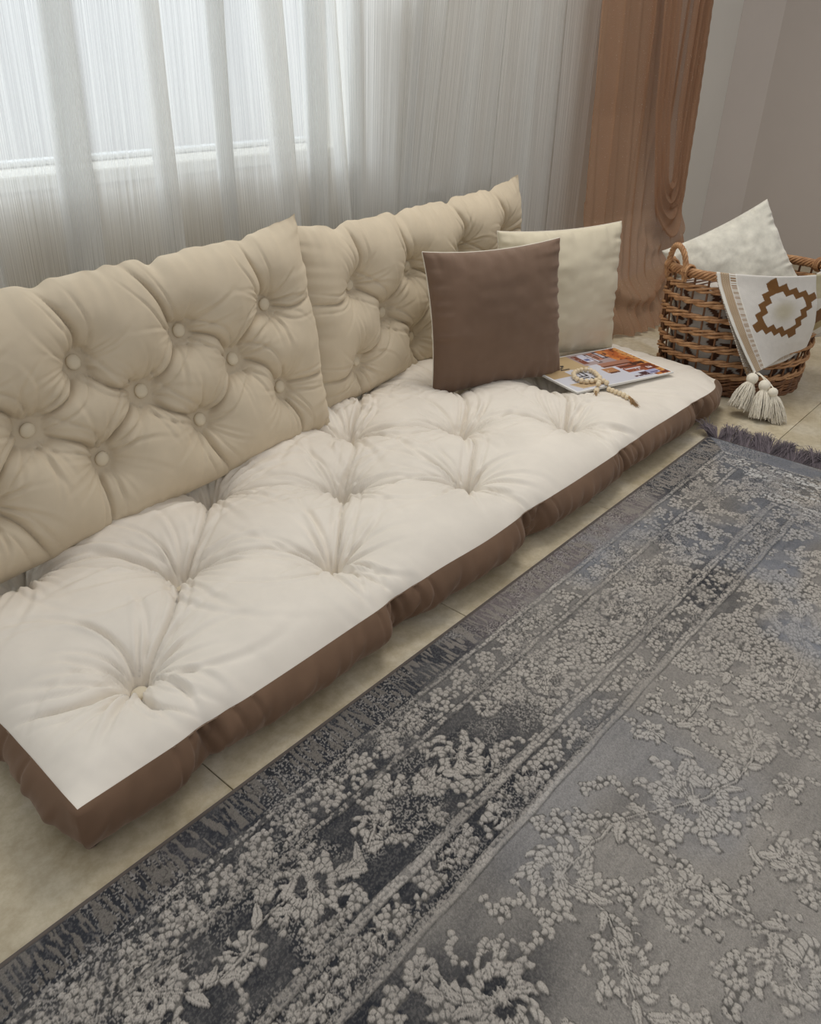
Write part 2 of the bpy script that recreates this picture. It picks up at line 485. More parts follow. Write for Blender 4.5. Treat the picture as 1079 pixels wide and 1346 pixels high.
# ------------------------------------------------------------------ tufting
def tuft(X, Y, buttons, segs, dip=.05, R=.045, R2=.11, cd=.012, cw=.010, wide=.016, ww=.05, wr=.0045, seed=1, nw=15, bow=.0, wl=.10, mid=.3, dirbias=None):
    r_ = np.random.default_rng(seed)
    H = np.zeros_like(X)
    for (bx, by) in buttons:
        r = np.maximum(0, np.hypot(X - bx, Y - by) - .010)
        H -= dip * .62 * np.exp(-r / R) + dip * .38 * np.exp(-(r / R2) ** 2)
    for sgm in segs:
        (ax, ay), (bx, by) = sgm[0], sgm[1]
        k = sgm[2] if len(sgm) > 2 else 1.0
        open_end = sgm[3] if len(sgm) > 3 else False
        L = math.hypot(bx - ax, by - ay); tx, ty = (bx - ax) / L, (by - ay) / L
        t = ((X - ax) * tx + (Y - ay) * ty) / L
        d = -(X - ax) * ty + (Y - ay) * tx
        b = bow * (1 if r_.random() < .5 else -1) * (.6 + .8 * r_.random())
        d = d - b * np.sin(np.pi * np.clip(t, 0, 1)) - .006 * np.sin(t * 5 + r_.random() * 6) * np.sin(np.pi * np.clip(t, 0, 1))
        if open_end: prof = (1 - np.clip(t, 0, 1)) ** .8 * .75 + .25
        else: prof = mid + (1 - mid) * np.abs(2 * np.clip(t, 0, 1) - 1) ** 1.6
        inside = np.exp(-(np.clip(-t, 0, 9) * L / .012) ** 2) * np.exp(-(np.clip(t - 1, 0, 9) * L / .012) ** 2)
        H -= k * inside * prof * (cd * np.exp(-np.abs(d) / cw) + cd * .5 * np.exp(-(d / .0035) ** 2) + wide * np.exp(-np.abs(d) / ww))
        for e in (-1, 1):           # companion folds alongside the crease
            off = e * (.012 + .012 * r_.random()); H -= k * .35 * inside * prof * cd * np.exp(-((d - off * (1 + t)) / .0035) ** 2)
    for (bx, by) in buttons:
        dx = X - bx; dy = Y - by; r = np.hypot(dx, dy); th = np.arctan2(dy, dx)
        base = r_.random() * 6.28
        m = r < wl * 4
        rr = r[m]; tm = th[m]; acc = np.zeros_like(rr)
        for j in range(nw):
            a0 = base + (j + .7 * r_.random()) * 2 * np.pi / nw
            cur = r_.normal() * 2.2
            A = wr * (.35 + r_.random()) ; Lw = wl * (.45 + 1.0 * r_.random())
            da = (tm - a0 - cur * rr + np.pi) % (2 * np.pi) - np.pi
            lat = rr * np.sin(np.clip(da, -1.2, 1.2)); ok = np.abs(da) < 1.2
            w = .0018 + .034 * rr
            acc -= A * ok * np.exp(-(lat / w) ** 2) * sstep(.008, .03, rr) * np.exp(-(rr / Lw) ** 2)
            acc += A * .5 * ok * np.exp(-((lat - 1.9 * w) / w) ** 2) * sstep(.008, .03, rr) * np.exp(-(rr / Lw) ** 2)
        H[m] += acc
    return H


def button_mesh(r=.0155):
    prof = [(0.0, .0062), (.3, .0060), (.6, .0050), (.82, .0034), (.95, .0012), (1.0, -.0012), (.92, -.0040), (.6, -.0050)]
    n = 24; a = np.linspace(0, 2 * np.pi, n, endpoint=False)
    P = np.array([[(r * max(q, .001) * math.cos(t), r * max(q, .001) * math.sin(t), z) for t in a] for q, z in prof])
    return fastmesh('button', P.reshape(-1, 3), gridfaces(len(prof), n, close=True, flip=True))


BUTTON = button_mesh(); BUTTON.materials.append(M_BUTTON)

# ------------------------------------------------------------------ floor mattress
MX0, MX1, MY0, MY1, MH = -.1995, 2.075, -.168, .70, .100
mat_t = thing('floor_mattress', 'long cream button-tufted floor mattress with brown velvet sides', 'mattress', (0, 0, 0))
btn = []
for k in range(5):
    if k < 4: btn.append((k * .45, 0.0))
    btn.append((k * .45, .4066))
    if k < 4: btn.append((k * .45 + .225, .2033))
    btn.append((k * .45 + .225, .61)) if k < 4 else None
btn = [b for b in btn if b]
segs = []
bs = set(btn)
for (x, y) in btn:
    for sx in (-1, 1):
        q = (x + sx * .225, round(y + .2033, 4))
        for p in btn:
            if abs(p[0] - q[0]) < .01 and abs(p[1] - q[1]) < .01:
                segs.append(((x, y), p, 1.0 if sx > 0 else .75))
for k in range(4):
    segs.append(((k * .45, 0), (k * .45 + .02, MY0), .55, True))
segs.append(((0, 0), (MX0, .045), .8, True)); segs.append(((0, .4066), (MX0, .36), .7, True))
segs.append(((1.575, .2033), (MX1, .12), .5, True)); segs.append(((1.575, .2033), (1.85, MY0), .35, True))
nx, ny = 640, 250
ue = np.linspace(0, 1, nx); ve = np.linspace(0, 1, ny)
ue = ue - .012 * np.sin(2 * np.pi * ue) / 1; ve = ve - .04 * np.sin(2 * np.pi * ve)
U, V = np.meshgrid(ue, ve)
X = MX0 + U * (MX1 - MX0); Y = MY0 + V * (MY1 - MY0)
dl, dr, df, db = X - MX0, MX1 - X, Y - MY0, MY1 - Y


def seam_fn(x, y):
    """pinch amount along the seam, seam height"""
    pin = np.zeros_like(x)
    for k in range(5):
        pin += np.exp(-((x - k * .45 - .012) / .030) ** 2) * (y < .2)
        pin += .5 * np.exp(-((x - k * .45 - .06) / .018) ** 2) * (y < .2)
        pin += np.exp(-((x - k * .45 - .2) / .030) ** 2) * (y > .5)
    pin += .15 * np.exp(-((y - .045) / .03) ** 2) * (x < 0) + .5 * np.exp(-((y - .36) / .03) ** 2) * (x < 0)
    return pin


def pull(x, y):
    """rounded far corners, tiny ear at the near corner; returns displaced x, y"""
    for cx, cy, r, a in ((MX1, MY0, .075, .035), (MX1, MY1, .10, .05), (MX0, MY1, .06, .02)):
        d = np.hypot(x - cx, y - cy); w = np.exp(-(d / r) ** 2)
        x = x + a * w * np.sign((MX0 + MX1) / 2 - cx); y = y + a * w * np.sign(.2 - cy)
    # right end bulges out
    x = x + .045 * sstep(.45, 1, (x - 1.6) / .475) * np.sin(np.pi * np.clip((y - MY0) / (MY1 - MY0), 0, 1))
    return x, y


pn = seam_fn(X, Y)
edge = (1 - np.exp(-dl / .055)) * (1 - np.exp(-dr / .06)) * (1 - np.exp(-df / .055)) * (1 - np.exp(-db / .05))
lowend = 1 - .52 * sstep(1.42, 1.72, X)
Zt = MH + .066 * edge * lowend * (1 + .12 * (fbm(X * 5, Y * 5, 3) - .5))
Zt += tuft(X, Y, btn, segs, dip=.058, R=.034, R2=.110, cd=.024, cw=.0048, wide=.020, ww=.045, wr=.0090, seed=5, nw=28, bow=.022, wl=.15, mid=.42) * np.clip(edge * 1.6, 0, 1)
Zt += .0016 * (fbm(X * 28 + 3 * fbm(X * 6, Y * 6, 9), Y * 28, 21) - .5) * edge
# gathers next to the front seam
gat = np.exp(-df / .05) * (vnoise(X * 60 + Y * 14, Y * 3, 31) - .5) * .005 * (1 - np.exp(-df / .006))
gat += np.exp(-dl / .05) * (vnoise(Y * 55 + X * 14, X * 3, 32) - .5) * .005 * (1 - np.exp(-dl / .006))
gat += np.exp(-dr / .10) * (vnoise(Y * 45 + X * 9, X * 2, 33) - .5) * .010 * (1 - np.exp(-dr / .01))
Zt += gat
Zt -= .006 * pn * np.exp(-np.minimum(df, dl) / .03)
Zt = np.maximum(Zt, .060)
PX, PY = pull(X, Y)
PY = PY + .012 * (vnoise(X * 5.3, Y * 0, 61) - .5) * np.exp(-df / .04); PX = PX + .010 * (vnoise(Y * 6, X * 0, 62) - .5) * np.exp(-dl / .04)
PY = PY + .010 * pn * np.exp(-df / .02) * (Y < .2); PX = PX + .008 * pn * np.exp(-dl / .02) * (X < .1)
gridobj('top_panel', np.stack([PX, PY, Zt], -1), M_CREAM, mat_t)
# boxing band around the perimeter
ring = [(i, 0) for i in range(nx)] + [(nx - 1, j) for j in range(1, ny)] + [(i, ny - 1) for i in range(nx - 2, -1, -1)] + [(0, j) for j in range(ny - 2, 0, -1)]
ri = np.array([a for a, b in ring]); rj = np.array([b for a, b in ring])
ex, ey, ez = PX[rj, ri], PY[rj, ri], Zt[rj, ri]
ox, oy = X[rj, ri], Y[rj, ri]
pr = pn[rj, ri]
n = len(ring)
nxv = np.zeros(n); nyv = np.zeros(n)
nyv[:nx] = -1; nxv[nx:nx + ny - 1] = 1; nyv[nx + ny - 1:nx + ny - 1 + nx - 1] = 1; nxv[nx + ny - 1 + nx - 1:] = -1
ker = np.exp(-np.linspace(-2, 2, 17) ** 2); ker /= ker.sum()
sm = lambda a: np.convolve(np.concatenate([a[-8:], a, a[:8]]), ker, 'valid')
nxv, nyv = sm(nxv), sm(nyv)
nl = np.hypot(nxv, nyv); nxv /= nl; nyv /= nl
acc = np.concatenate([[0], np.cumsum(np.hypot(np.diff(ex), np.diff(ey)))])
nb = 28
rowsP = []
corner = np.exp(-((ox - MX0) ** 2 + (oy - MY0) ** 2) / .03 ** 2)
for i in range(nb):
    t = i / (nb - 1)
    bul = math.sin(math.pi * min(1, t * 1.02)) ** .8
    wr_ = (vnoise(acc * 58 + t * 2.5, t * 2.0 + acc * 3, 41) - .5) * .013 + (vnoise(acc * 22 + t * 1.5, t + acc, 43) - .5) * .020 + .006 * np.sin(acc * 95 + 3 * t) * sm(sm(np.clip(pr, 0, 1)))
    o_ = .028 * bul * (1 - .70 * np.clip(pr, 0, 1)) * (1 - .6 * corner) - .020 * t ** 2.2 + wr_ * bul * (.65 + np.clip(pr, 0, 1.0) * .9)
    for kk in range(5):
        for off_, dd in ((.012, .016), (.034, .011), (-.018, .009), (.075, .008), (.11, .006), (-.05, .007)):
            xc = kk * .45 + off_ + .020 * (t - .3) * (1 if off_ > 0 else -1)
            o_ = o_ - dd * np.exp(-((ox - xc) / .0050) ** 2) * (oy < -.1) * math.exp(-t * 1.5) * min(1, t / .06)
    for off_, dd in ((.045, .005), (.075, .004), (-.03, .005), (.36, .014), (.40, .008)):
        o_ = o_ - dd * np.exp(-((oy - off_ - .015 * t) / .0055) ** 2) * ((ox < 0) | (ox > 2)) * math.exp(-t * 1.5) * min(1, t / .06)
    o_ = o_ + .006 * corner * (t > .0)
    tip = .004 * np.exp(-(t / .05) ** 2)
    z = ez * (1 - t) ** 1.0 + .001 + .004 * (1 - bul) * 0
    z = np.where(t > .93, np.maximum(z, .0), z) + .010 * np.clip(pr, 0, 1) * t * (1 - t)
    rowsP.append(np.stack([ex + nxv * (o_ + tip * 0), ey + nyv * (o_ + tip * 0), z], -1))
rowsP.append(np.stack([ex - nxv * .06, ey - nyv * .06, np.full(n, .001)], -1))
gridobj('side_band', np.array(rowsP), M_BROWN, mat_t, close=True, flip=True, label='brown velvet boxing band with gathered folds')
# base cloth underneath
boxobj('underside', [(MX0 + .05, MX1 - .05, MY0 + .05, MY1 - .05, .0015, .012)], M_BROWN, mat_t)
# vertical corner seam and thin seam cord
cd = [(MX0 - .0015 + .010 * math.sin(t * 3.1) * -.30, MY0 - .0015 - .003 * math.sin(t * 3.1), .1 * (1 - t) + .002) for t in np.linspace(0, 1, 14)]
idx = np.arange(0, n, 3)
cord = [np.stack([ex[idx], ey[idx], ez[idx] - .0006], -1)]
cl = np.concatenate([cord[0], cord[0][:1]])
link('seam_cord', tubemesh('seam_cord', [cl], [.0011], 6), cloth('seam_thread', (150, 128, 108), .8, .1), mat_t)


def sample_top(x, y):
    j = np.clip(np.searchsorted(ue, (x - MX0) / (MX1 - MX0)), 1, nx - 1); i = np.clip(np.searchsorted(ve, (y - MY0) / (MY1 - MY0)), 1, ny - 1)
    return float(Zt[i, j])


for (x, y) in btn:
    o = bpy.data.objects.new('button', BUTTON); COL.objects.link(o); o.parent = mat_t
    o.location = (x, y, max(sample_top(x + .012 * math.cos(k), y + .012 * math.sin(k)) for k in range(7)) + .0030)
    o.rotation_euler = (random.uniform(-.15, .15), random.uniform(-.15, .15), 0)


# ------------------------------------------------------------------ tufted back cushions
def back_cushion(label, origin, tilt, yaw, dx, dv, u0, u1, v0, v1, seed, bl, group):
    """origin is the position of button (0,0); button plane is the seam plane"""
    r_ = np.random.default_rng(seed)
    x0, x1 = u0 * dx, u1 * dx; z0, z1 = v0 * dv, v1 * dv
    c, s = math.cos(yaw), math.sin(yaw); ct, st = math.cos(tilt), math.sin(tilt)
    # base point: local z0 at the origin column
    base = (origin[0] - s * z0 * st * 1.0, origin[1] + c * z0 * st, origin[2] + z0 * ct)
    T = thing('back_cushion', label, 'cushion', base, (-tilt, 0, yaw), group)
    nx, nz_ = 380, 210
    a = np.linspace(0, 1, nx); b = np.linspace(0, 1, nz_)
    a = a - .02 * np.sin(2 * np.pi * a); b = b - .04 * np.sin(2 * np.pi * b)
    A, Bv = np.meshgrid(a, b)
    X = x0 + A * (x1 - x0); Zl = Bv * (z1 - z0)
    btns = [(u * dx, v * dv - z0) for u, v in bl]
    segs = []
    for (u, v) in bl:
        for du in (-.5, .5):
            for (p, q) in bl:
                if abs(p - u - du) < .01 and abs(q - v - 1) < .01:
                    segs.append(((u * dx, v * dv - z0), (p * dx, q * dv - z0), 1.0))
        if v == 2: segs.append(((u * dx, v * dv - z0), ((u + .12 * r_.normal() - .15) * dx, z1 - z0), .8, True))
        if v == 0: segs.append(((u * dx, v * dv - z0), ((u + .15 + .1 * r_.normal()) * dx, 0), .7, True))
        if v in (0, 2) and u > u1 - .9: segs.append(((u * dx, v * dv - z0), (x1, v * dv - z0 - .01), .5, True))
        if v in (0, 2) and u < u0 + .9: segs.append(((u * dx, v * dv - z0), (x0, v * dv - z0 - .01), .5, True))
    dl, dr, db_, dt = X - x0, x1 - X, Zl, (z1 - z0) - Zl
    f = lambda d, w: 1 - np.exp(-d / w)
    edge = f(dl, .05) * f(dr, .05) * f(db_, .045) * f(dt, .055)
    edge = edge ** .9
    Hh = .078 * edge
    tf = tuft(X, Zl, btns, segs, dip=.062, R=.028, R2=.075, cd=.024, cw=.0042, wide=.022, ww=.030, wr=.0050, seed=seed, nw=26, bow=.016, wl=.075, mid=.50)
    Hf = Hh + tf * np.clip(edge * 1.5, 0, 1)
    Hf += .0016 * (fbm(X * 26, Zl * 26, seed) - .5) * edge
    for d, s1, w in ((dt, X, .045), (db_, X, .03), (dr, Zl, .045), (dl, Zl, .045)):
        Hf += np.exp(-d / w) * (1 - np.exp(-d / .006)) * ((vnoise(s1 * 62 + d * 8, d * 4, seed + 3) - .5) * .011 + (vnoise(s1 * 24 + d * 10, d * 3, seed + 8) - .5) * .010)
    Hf = np.maximum(Hf, .0005 + .004 * edge)
    # outline: edges drawn in between pointed corners, pinched where creases meet the edge
    nu = (X - x0) / (x1 - x0); nv = Zl / (z1 - z0)
    cc = np.abs(2 * nu - 1); cv = np.abs(2 * nv - 1)
    sag = .028 * (1 - cc ** 5)
    sag = sag + sum(.012 * np.exp(-((X - (u - .12) * dx) / .022) ** 2) for u, v in bl if v == 2)
    Zo = Zl - sag * sstep(.55, 1, nv) + .012 * (1 - cc ** 6) * sstep(.5, 0, nv) * 0
    Xo = X - .004 * (1 - cv ** 4) * sstep(.8, 1, nu) + .004 * (1 - cv ** 4) * sstep(.2, 0, nu)
    Zo += (vnoise(X * 40, Zl * 0, seed + 5) - .5) * .006 * np.exp(-dt / .03)
    Xo += (vnoise(Zl * 45, X * 0, seed + 6) - .5) * .005 * (np.exp(-dr / .03) - np.exp(-dl / .03))
    gridobj('front_panel', np.stack([Xo, -Hf, Zo], -1), M_BEIGE, T)
    k = 3
    Hb = .045 * edge[::k, ::k]
    ii = np.unique(np.append(np.arange(0, nz_, k), nz_ - 1)); jj = np.unique(np.append(np.arange(0, nx, k), nx - 1))
    Hb = .045 * edge[np.ix_(ii, jj)]
    gridobj('back_panel', np.stack([Xo[np.ix_(ii, jj)], Hb, Zo[np.ix_(ii, jj)]], -1), M_BEIGE, T, flip=True)
    for (bx, bz) in btns:
        j = np.searchsorted(X[0], bx); i = np.searchsorted(Zl[:, 0], bz)
        o = bpy.data.objects.new('button', BUTTON); COL.objects.link(o); o.parent = T
        o.location = (bx, -float(Hf[i, j]) - .004, float(Zo[i, j]))
        o.rotation_euler = (math.pi / 2 + random.uniform(-.25, .25), random.uniform(-.2, .2), 0)
    return T


bl1 = [(u, v) for v in (0, 2) for u in (-1, 0, 1, 2)] + [(u + .5, 1) for u in (-1, 0, 1)]
back_cushion('beige tufted back cushion on the left, in front of the window parapet', (.226, .440, .277), .166, .084, .256, .104, -1.85, 2.63, -1.46, 3.74, 3, bl1, 'tufted back cushions')
bl2 = [(u, v) for v in (0, 2) for u in (0, 1, 2, 3)] + [(u + .5, 1) for u in (0, 1, 2)]
back_cushion('beige tufted back cushion on the right, partly behind the brown throw pillow', (1.094, .572, .232), .087, .111, .276, .108, -.80, 3.61, -1.02, 3.74, 9, bl2, 'tufted back cushions')


# ------------------------------------------------------------------ throw pillows
def pillow_parts(T, w, h, t, mf, mb, seed, pipe=None, ear=.05, off=0.0, lean=0.0, puff=.42):
    """local: x width, z up from 0, front is -y"""
    n_ = 90
    s = np.sin(np.linspace(-1, 1, n_) * np.pi / 2) * .75 + np.linspace(-1, 1, n_) * .25
    U, V = np.meshgrid(s, s)
    prof = ((1 - U ** 2) * (1 - V ** 2)).clip(0, 1) ** puff
    xo = w / 2 * U * (1 - ear * (1 - V ** 2) * np.abs(U))
    zo = h / 2 * V * (1 - ear * (1 - U ** 2) * np.abs(V)) + h / 2
    e = np.minimum(1 - np.abs(U), 1 - np.abs(V))
    ang = np.arctan2(V, U)
    wr = (vnoise(U * 14 + seed, V * 2, seed) - .5) * np.exp(-(1 - V) / .16) + (vnoise(V * 14 + seed, U * 2, seed + 1) - .5) * (np.exp(-(1 - U) / .12) + np.exp(-(1 + U) / .12))
    wr = wr + (vnoise(U * 14 + seed, V * 2, seed + 7) - .5) * np.exp(-(1 + V) / .16)
    big = (fbm(U * 2.2 + seed, V * 2.2, seed + 2) - .5)
    dp = t / 2 * prof * (1 + .35 * big) + .030 * wr * np.clip(prof * 2, 0, 1) * (e > 0)
    yb = lean * (V + 1)
    gridobj('front_panel', np.stack([xo, -dp + yb, zo], -1), mf, T)
    gridobj('back_panel', np.stack([xo, dp * .85 + yb, zo], -1), mb, T, flip=True)
    if pipe:
        b_ = [(0, j) for j in range(n_)] + [(i, n_ - 1) for i in range(1, n_)] + [(n_ - 1, j) for j in range(n_ - 2, -1, -1)] + [(i, 0) for i in range(n_ - 2, -1, -1)]
        path = np.array([(xo[i, j], yb[i, j] + .002, zo[i, j]) for i, j in b_])
        link('piping', tubemesh('piping', [path], [pipe[1]], 6), pipe[0], T)


T = thing('throw_pillow', 'brown velvet square throw pillow with pale edge leaning in front', 'pillow', (1.458, .312, .120), (-math.radians(10), -math.radians(1.5), math.radians(-26.4)))
pillow_parts(T, .445, .415, .155, M_BROWN2, M_PIPE, 4, (M_PIPE, .0016), ear=.075)
T = thing('throw_pillow', 'pale cream square throw pillow standing behind the brown one', 'pillow', (1.805, .325, .125), (-math.radians(6), 0, math.radians(-23.5)))
pillow_parts(T, .47, .415, .14, M_PALE, M_PALE, 12, (M_PIPE, .0012), ear=.06)

# ------------------------------------------------------------------ magazine with bead garland
mc = np.array([1.521, .075]); me1 = np.array([1.898, -.053]); mt = np.array([2.037, .153])
ux = (me1 - mc); Lm = np.linalg.norm(ux); ux /= Lm
uy = np.array([-ux[1], ux[0]]); Wm = float((mt - me1) @ uy); shr = float((mt - me1) @ ux)
yaw = math.atan2(ux[1], ux[0])
MZ = .146
mag = thing('magazine', 'glossy magazine with orange town photograph lying on the mattress', 'magazine', (mc[0], mc[1], MZ), (0, math.radians(.5), yaw))
Wm = .272
M_PAPER = plain('page_paper', (228, 226, 220), .6, .3)
bmx = bmesh.new()
for k in range(5):
    box_bm(bmx, .001 + .0004 * k, Lm - .0012, .0012, Wm - .001 - .0006 * (k % 2), -.0045 + .0010 * k, -.0036 + .0010 * k)
me_ = bpy.data.meshes.new('pages'); bmx.to_mesh(me_); bmx.free(); link('pages', me_, M_PAPER, mag)
# cover: painted in a fine colour grid (flat print)
cw, ch = 300, 190
CU, CV = np.meshgrid(np.linspace(0, 1, cw), np.linspace(0, 1, ch))      # CU along length (title at 0), CV: 0 near viewer
C = np.zeros(CU.shape + (3,)); C[:] = lin((205, 206, 214))


def paint(mask, rgb, k=1.0):
    C[mask] = C[mask] * (1 - k) + lin(rgb) * k


nz1 = fbm(CU * 14, CV * 10, 77); nz2 = fbm(CU * 40, CV * 28, 78)
paint((CU < .46) & (CV > .55 + .2 * (nz1 - .5)), (188, 164, 124))
paint((CU < .20) & (CV > .42), (186, 160, 120))
paint((CU > .44) & (CV > .60) & (CU < .78), (168, 150, 150))
# buildings, top row
for (a0, a1, b0, b1, cc_) in ((.46, .52, .66, .93, (120, 62, 44)), (.52, .60, .70, .95, (206, 206, 222)), (.53, .58, .74, .80, (92, 104, 150)), (.60, .64, .62, .93, (86, 62, 62)),
                              (.61, .63, .66, .90, (212, 210, 220)), (.64, .70, .70, .95, (178, 118, 96)), (.655, .675, .74, .90, (70, 48, 48)), (.70, .76, .72, .96, (60, 52, 62)), (.715, .745, .76, .93, (190, 186, 196))):
    paint((CU > a0) & (CU < a1) & (CV > b0) & (CV < b1) & (nz2 > .3), cc_)
far = (CU > .74 + .10 * (1 - CV))
paint(far & (CU > .70), (178, 96, 46)); paint(far & (nz1 > .52), (204, 128, 66)); paint((CU > .93) & (nz2 > .42), (214, 160, 98)); paint(far & (nz2 < .36), (110, 56, 30))
paint((CV > .46) & (CV < .60) & (CU > .52 + .1 * nz1) & (CU < .86), (164, 116, 96)); paint((CV > .47) & (CV < .50) & (CU > .55) & (CU < .86), (98, 56, 40))
for (a0, a1, b0, b1, cc_) in ((.50, .62, .30, .44, (178, 128, 88)), (.51, .61, .28, .315, (90, 52, 34)), (.62, .66, .30, .42, (206, 208, 224)), (.66, .86, .22, .45, (146, 84, 60)),
                              (.67, .85, .38, .41, (84, 44, 36)), (.68, .84, .30, .33, (206, 200, 206)), (.66, .84, .16, .20, (200, 202, 220)), (.64, .82, .07, .11, (96, 66, 70)),
                              (.72, .80, .10, .17, (74, 48, 52)), (.80, .92, .08, .20, (166, 168, 196)), (.82, .90, .11, .13, (80, 80, 120)), (.86, .97, .20, .38, (120, 58, 36)), (.88, .93, .24, .30, (210, 196, 196)),
                              (.90, .985, .04, .10, (120, 62, 52)), (.82, .95, .40, .47, (70, 44, 36))):
    paint((CU > a0) & (CU < a1) & (CV > b0) & (CV < b1) & (nz2 > .27), cc_)
paint((CU > .05) & (CU < .30) & (CV > .06) & (CV < .22) & (CU - .05 > .3 * (.22 - CV)), (196, 172, 136))
paint((CU > .05) & (CU < .30) & (CV > .06) & (CV < .22) & (CU - .05 > .3 * (.22 - CV)) & (np.abs((CU * 60 + CV * 26) % 3 - 1.5) < .22), (148, 112, 74))
# title letters: reading direction is +CV, letter tops towards CU=0
GL = {'D': ["####.", "#...#", "#...#", "#...#", "#...#", "#...#", "####."],
      'E': ["#####", "#....", "#....", "####.", "#....", "#....", "#####"],
      'N': ["#...#", "##..#", "#.#.#", "#.#.#", "#..##", "#..##", "#...#"]}


def letter(ch_, u0, v0, hu, wv, rgb):
    for r_i, row in enumerate(GL[ch_]):
        for c_i, c_ in enumerate(row):
            if c_ == '#':
                paint((CU >= u0 + hu * r_i / 7) & (CU <= u0 + hu * (r_i + 1) / 7) & (CV >= v0 + wv * c_i / 5) & (CV <= v0 + wv * (c_i + 1) / 5), rgb)


letter('D', .215, .175, .10, .14, (36, 34, 40)); letter('E', .215, .335, .10, .13, (36, 34, 40))
letter('N', .19, .60, .09, .14, (36, 34, 40))
bx0, bx1, by0, by1 = .13, .21, .79, .90
paint((CU > bx0) & (CU < bx1) & (CV > by0) & (CV < by1), (60, 54, 50)); paint((CU > bx0 + .008) & (CU < bx1 - .008) & (CV > by0 + .012) & (CV < by1 - .012), (190, 172, 138))
bw = (CU < .018) | (CU > .985) | (CV < .022) | (CV > .978)
paint(bw, (232, 231, 228))
m, nt, b, out = newmat('cover_print')
at = N(nt, 'ShaderNodeAttribute', attribute_name='Col'); nt.links.new(at.outputs['Color'], b.inputs['Base Color'])
b.inputs['Roughness'].default_value = .35; b.inputs['Specular IOR Level'].default_value = .4
M_COVER = m
wave = .0012 + .0008 * np.sin(CU * 5)
gridobj('cover', np.stack([CU * Lm, CV * Wm, wave], -1), M_COVER, mag, col=C, flip=False)

M_WOOD = plain('bead_wood', (222, 204, 172), .55, .3, .08, 60, .1, 300)
M_JUTE = cloth('jute', (166, 132, 88), .9, .2, .2, 80, .3, 500)
gar = thing('bead_garland', 'pale wooden bead garland with jute tassels lying on the magazine', 'beads', (1.64, .10, 0))
gx, gy = 1.64, .10
loop = [(1.668, .092), (1.684, .108), (1.693, .123), (1.695, .138), (1.687, .151), (1.671, .158), (1.652, .160), (1.633, .155), (1.616, .145), (1.602, .132), (1.595, .116), (1.596, .100), (1.606, .087), (1.621, .078), (1.637, .073), (1.653, .073)]
tail = [(1.640, .056), (1.632, .038), (1.624, .021), (1.617, .004), (1.611, -.013), (1.606, -.030), (1.600, -.047)]
leg = [(1.620, .060), (1.603, .053), (1.586, .046), (1.570, .040)]
bead_me = fastmesh('bead', *(lambda: (lambda P: (P.reshape(-1, 3), gridfaces(9, 14, close=True)))(np.array([[(.0078 * math.sin(max(t, .12) if t < 1.6 else min(t, math.pi - .12)) * math.cos(a), .0078 * math.sin(max(t, .12) if t < 1.6 else min(t, math.pi - .12)) * math.sin(a), -.0074 * math.cos(t)) for a in np.linspace(0, 2 * np.pi, 14, endpoint=False)] for t in np.linspace(.05, math.pi - .05, 9)])))())
bead_me.materials.append(M_WOOD)


def mag_z(x, y):
    d = np.array([x, y]) - mc
    a, b_ = d @ ux, d @ uy
    on = (0 <= a <= Lm) and (0 <= b_ <= Wm)
    return MZ + .002 - .0087 * a if on else max(sample_top(x, y), .11)


def resample(pts, step):
    p = np.array(pts); s_ = np.concatenate([[0], np.cumsum(np.hypot(*np.diff(p, axis=0).T))])
    m_ = max(2, int(round(s_[-1] / step)) + 1); q_ = np.linspace(0, s_[-1], m_)
    return np.stack([np.interp(q_, s_, p[:, 0]), np.interp(q_, s_, p[:, 1])], 1)


gpaths = []
for pts, closed in ((loop, True), (tail, False), (leg, False)):
    rp = resample(pts + ([pts[0]] if closed else []), .0158)
    if closed: rp = rp[:-1]
    line = []
    for i, (x, y) in enumerate(rp):
        z = mag_z(x, y) + .0085
        a_ = rp[(i + 1) % len(rp)] - rp[i - 1 if i else 0]
        o = bpy.data.objects.new('bead', bead_me); COL.objects.link(o); o.parent = gar
        o.location = (x - gx, y - gy, z)
        o.rotation_euler = (0, math.pi / 2, math.atan2(a_[1], a_[0]) + random.uniform(-.1, .1))
        line.append((x - gx, y - gy, z))
    gpaths.append(line)
link('string', tubemesh('string', gpaths, [.0012] * 3, 6), M_JUTE, gar)


def strands(start, direction, length, spread, n_, r0, drop, seed, floor_z=None):
    rr = np.random.default_rng(seed); paths = []; rads = []
    d0 = np.array(direction, float); d0 /= np.linalg.norm(d0)
    for i in range(n_):
        a = rr.normal(size=3) * spread; pts = []
        o0 = rr.normal(size=3) * .0012
        for t in np.linspace(0, 1, 6):
            p = np.array(start) + o0 + d0 * length * t * (1 + .2 * a[0] / spread * .5) + a * length * t ** 1.4
            p[2] -= drop * t * t
            if floor_z is not None: p[2] = max(p[2], floor_z + .0012)
            pts.append(p)
        paths.append(pts); rads.append(np.linspace(r0, r0 * .5, 6))
    return paths, rads


p, r = strands((1.561 - gx, .036 - gy, .150), (-.6, -.35, -.15), .028, .22, 26, .0007, .002, 5)
link('jute_tassel', tubemesh('jute_tassel', p, r, 4), M_JUTE, gar)
zt = sample_top(1.59, -.07)
p, r = strands((1.598 - gx, -.055 - gy, zt + .010), (-.55, -.65, -.1), .048, .16, 60, .0008, .006, 6, zt - .006)
p2, r2 = [[(1.601 - gx, -.049 - gy, zt + .010), (1.594 - gx, -.060 - gy, zt + .009)]], [[.004, .0045]]
link('jute_tassel', tubemesh('jute_tassel', p + p2, r + r2, 5), M_JUTE, gar)

# ------------------------------------------------------------------ wicker basket
BC = np.array([2.345, -.068]); AX = np.array([.64, -.768]); BX = np.array([.768, .64]); RIM = .402


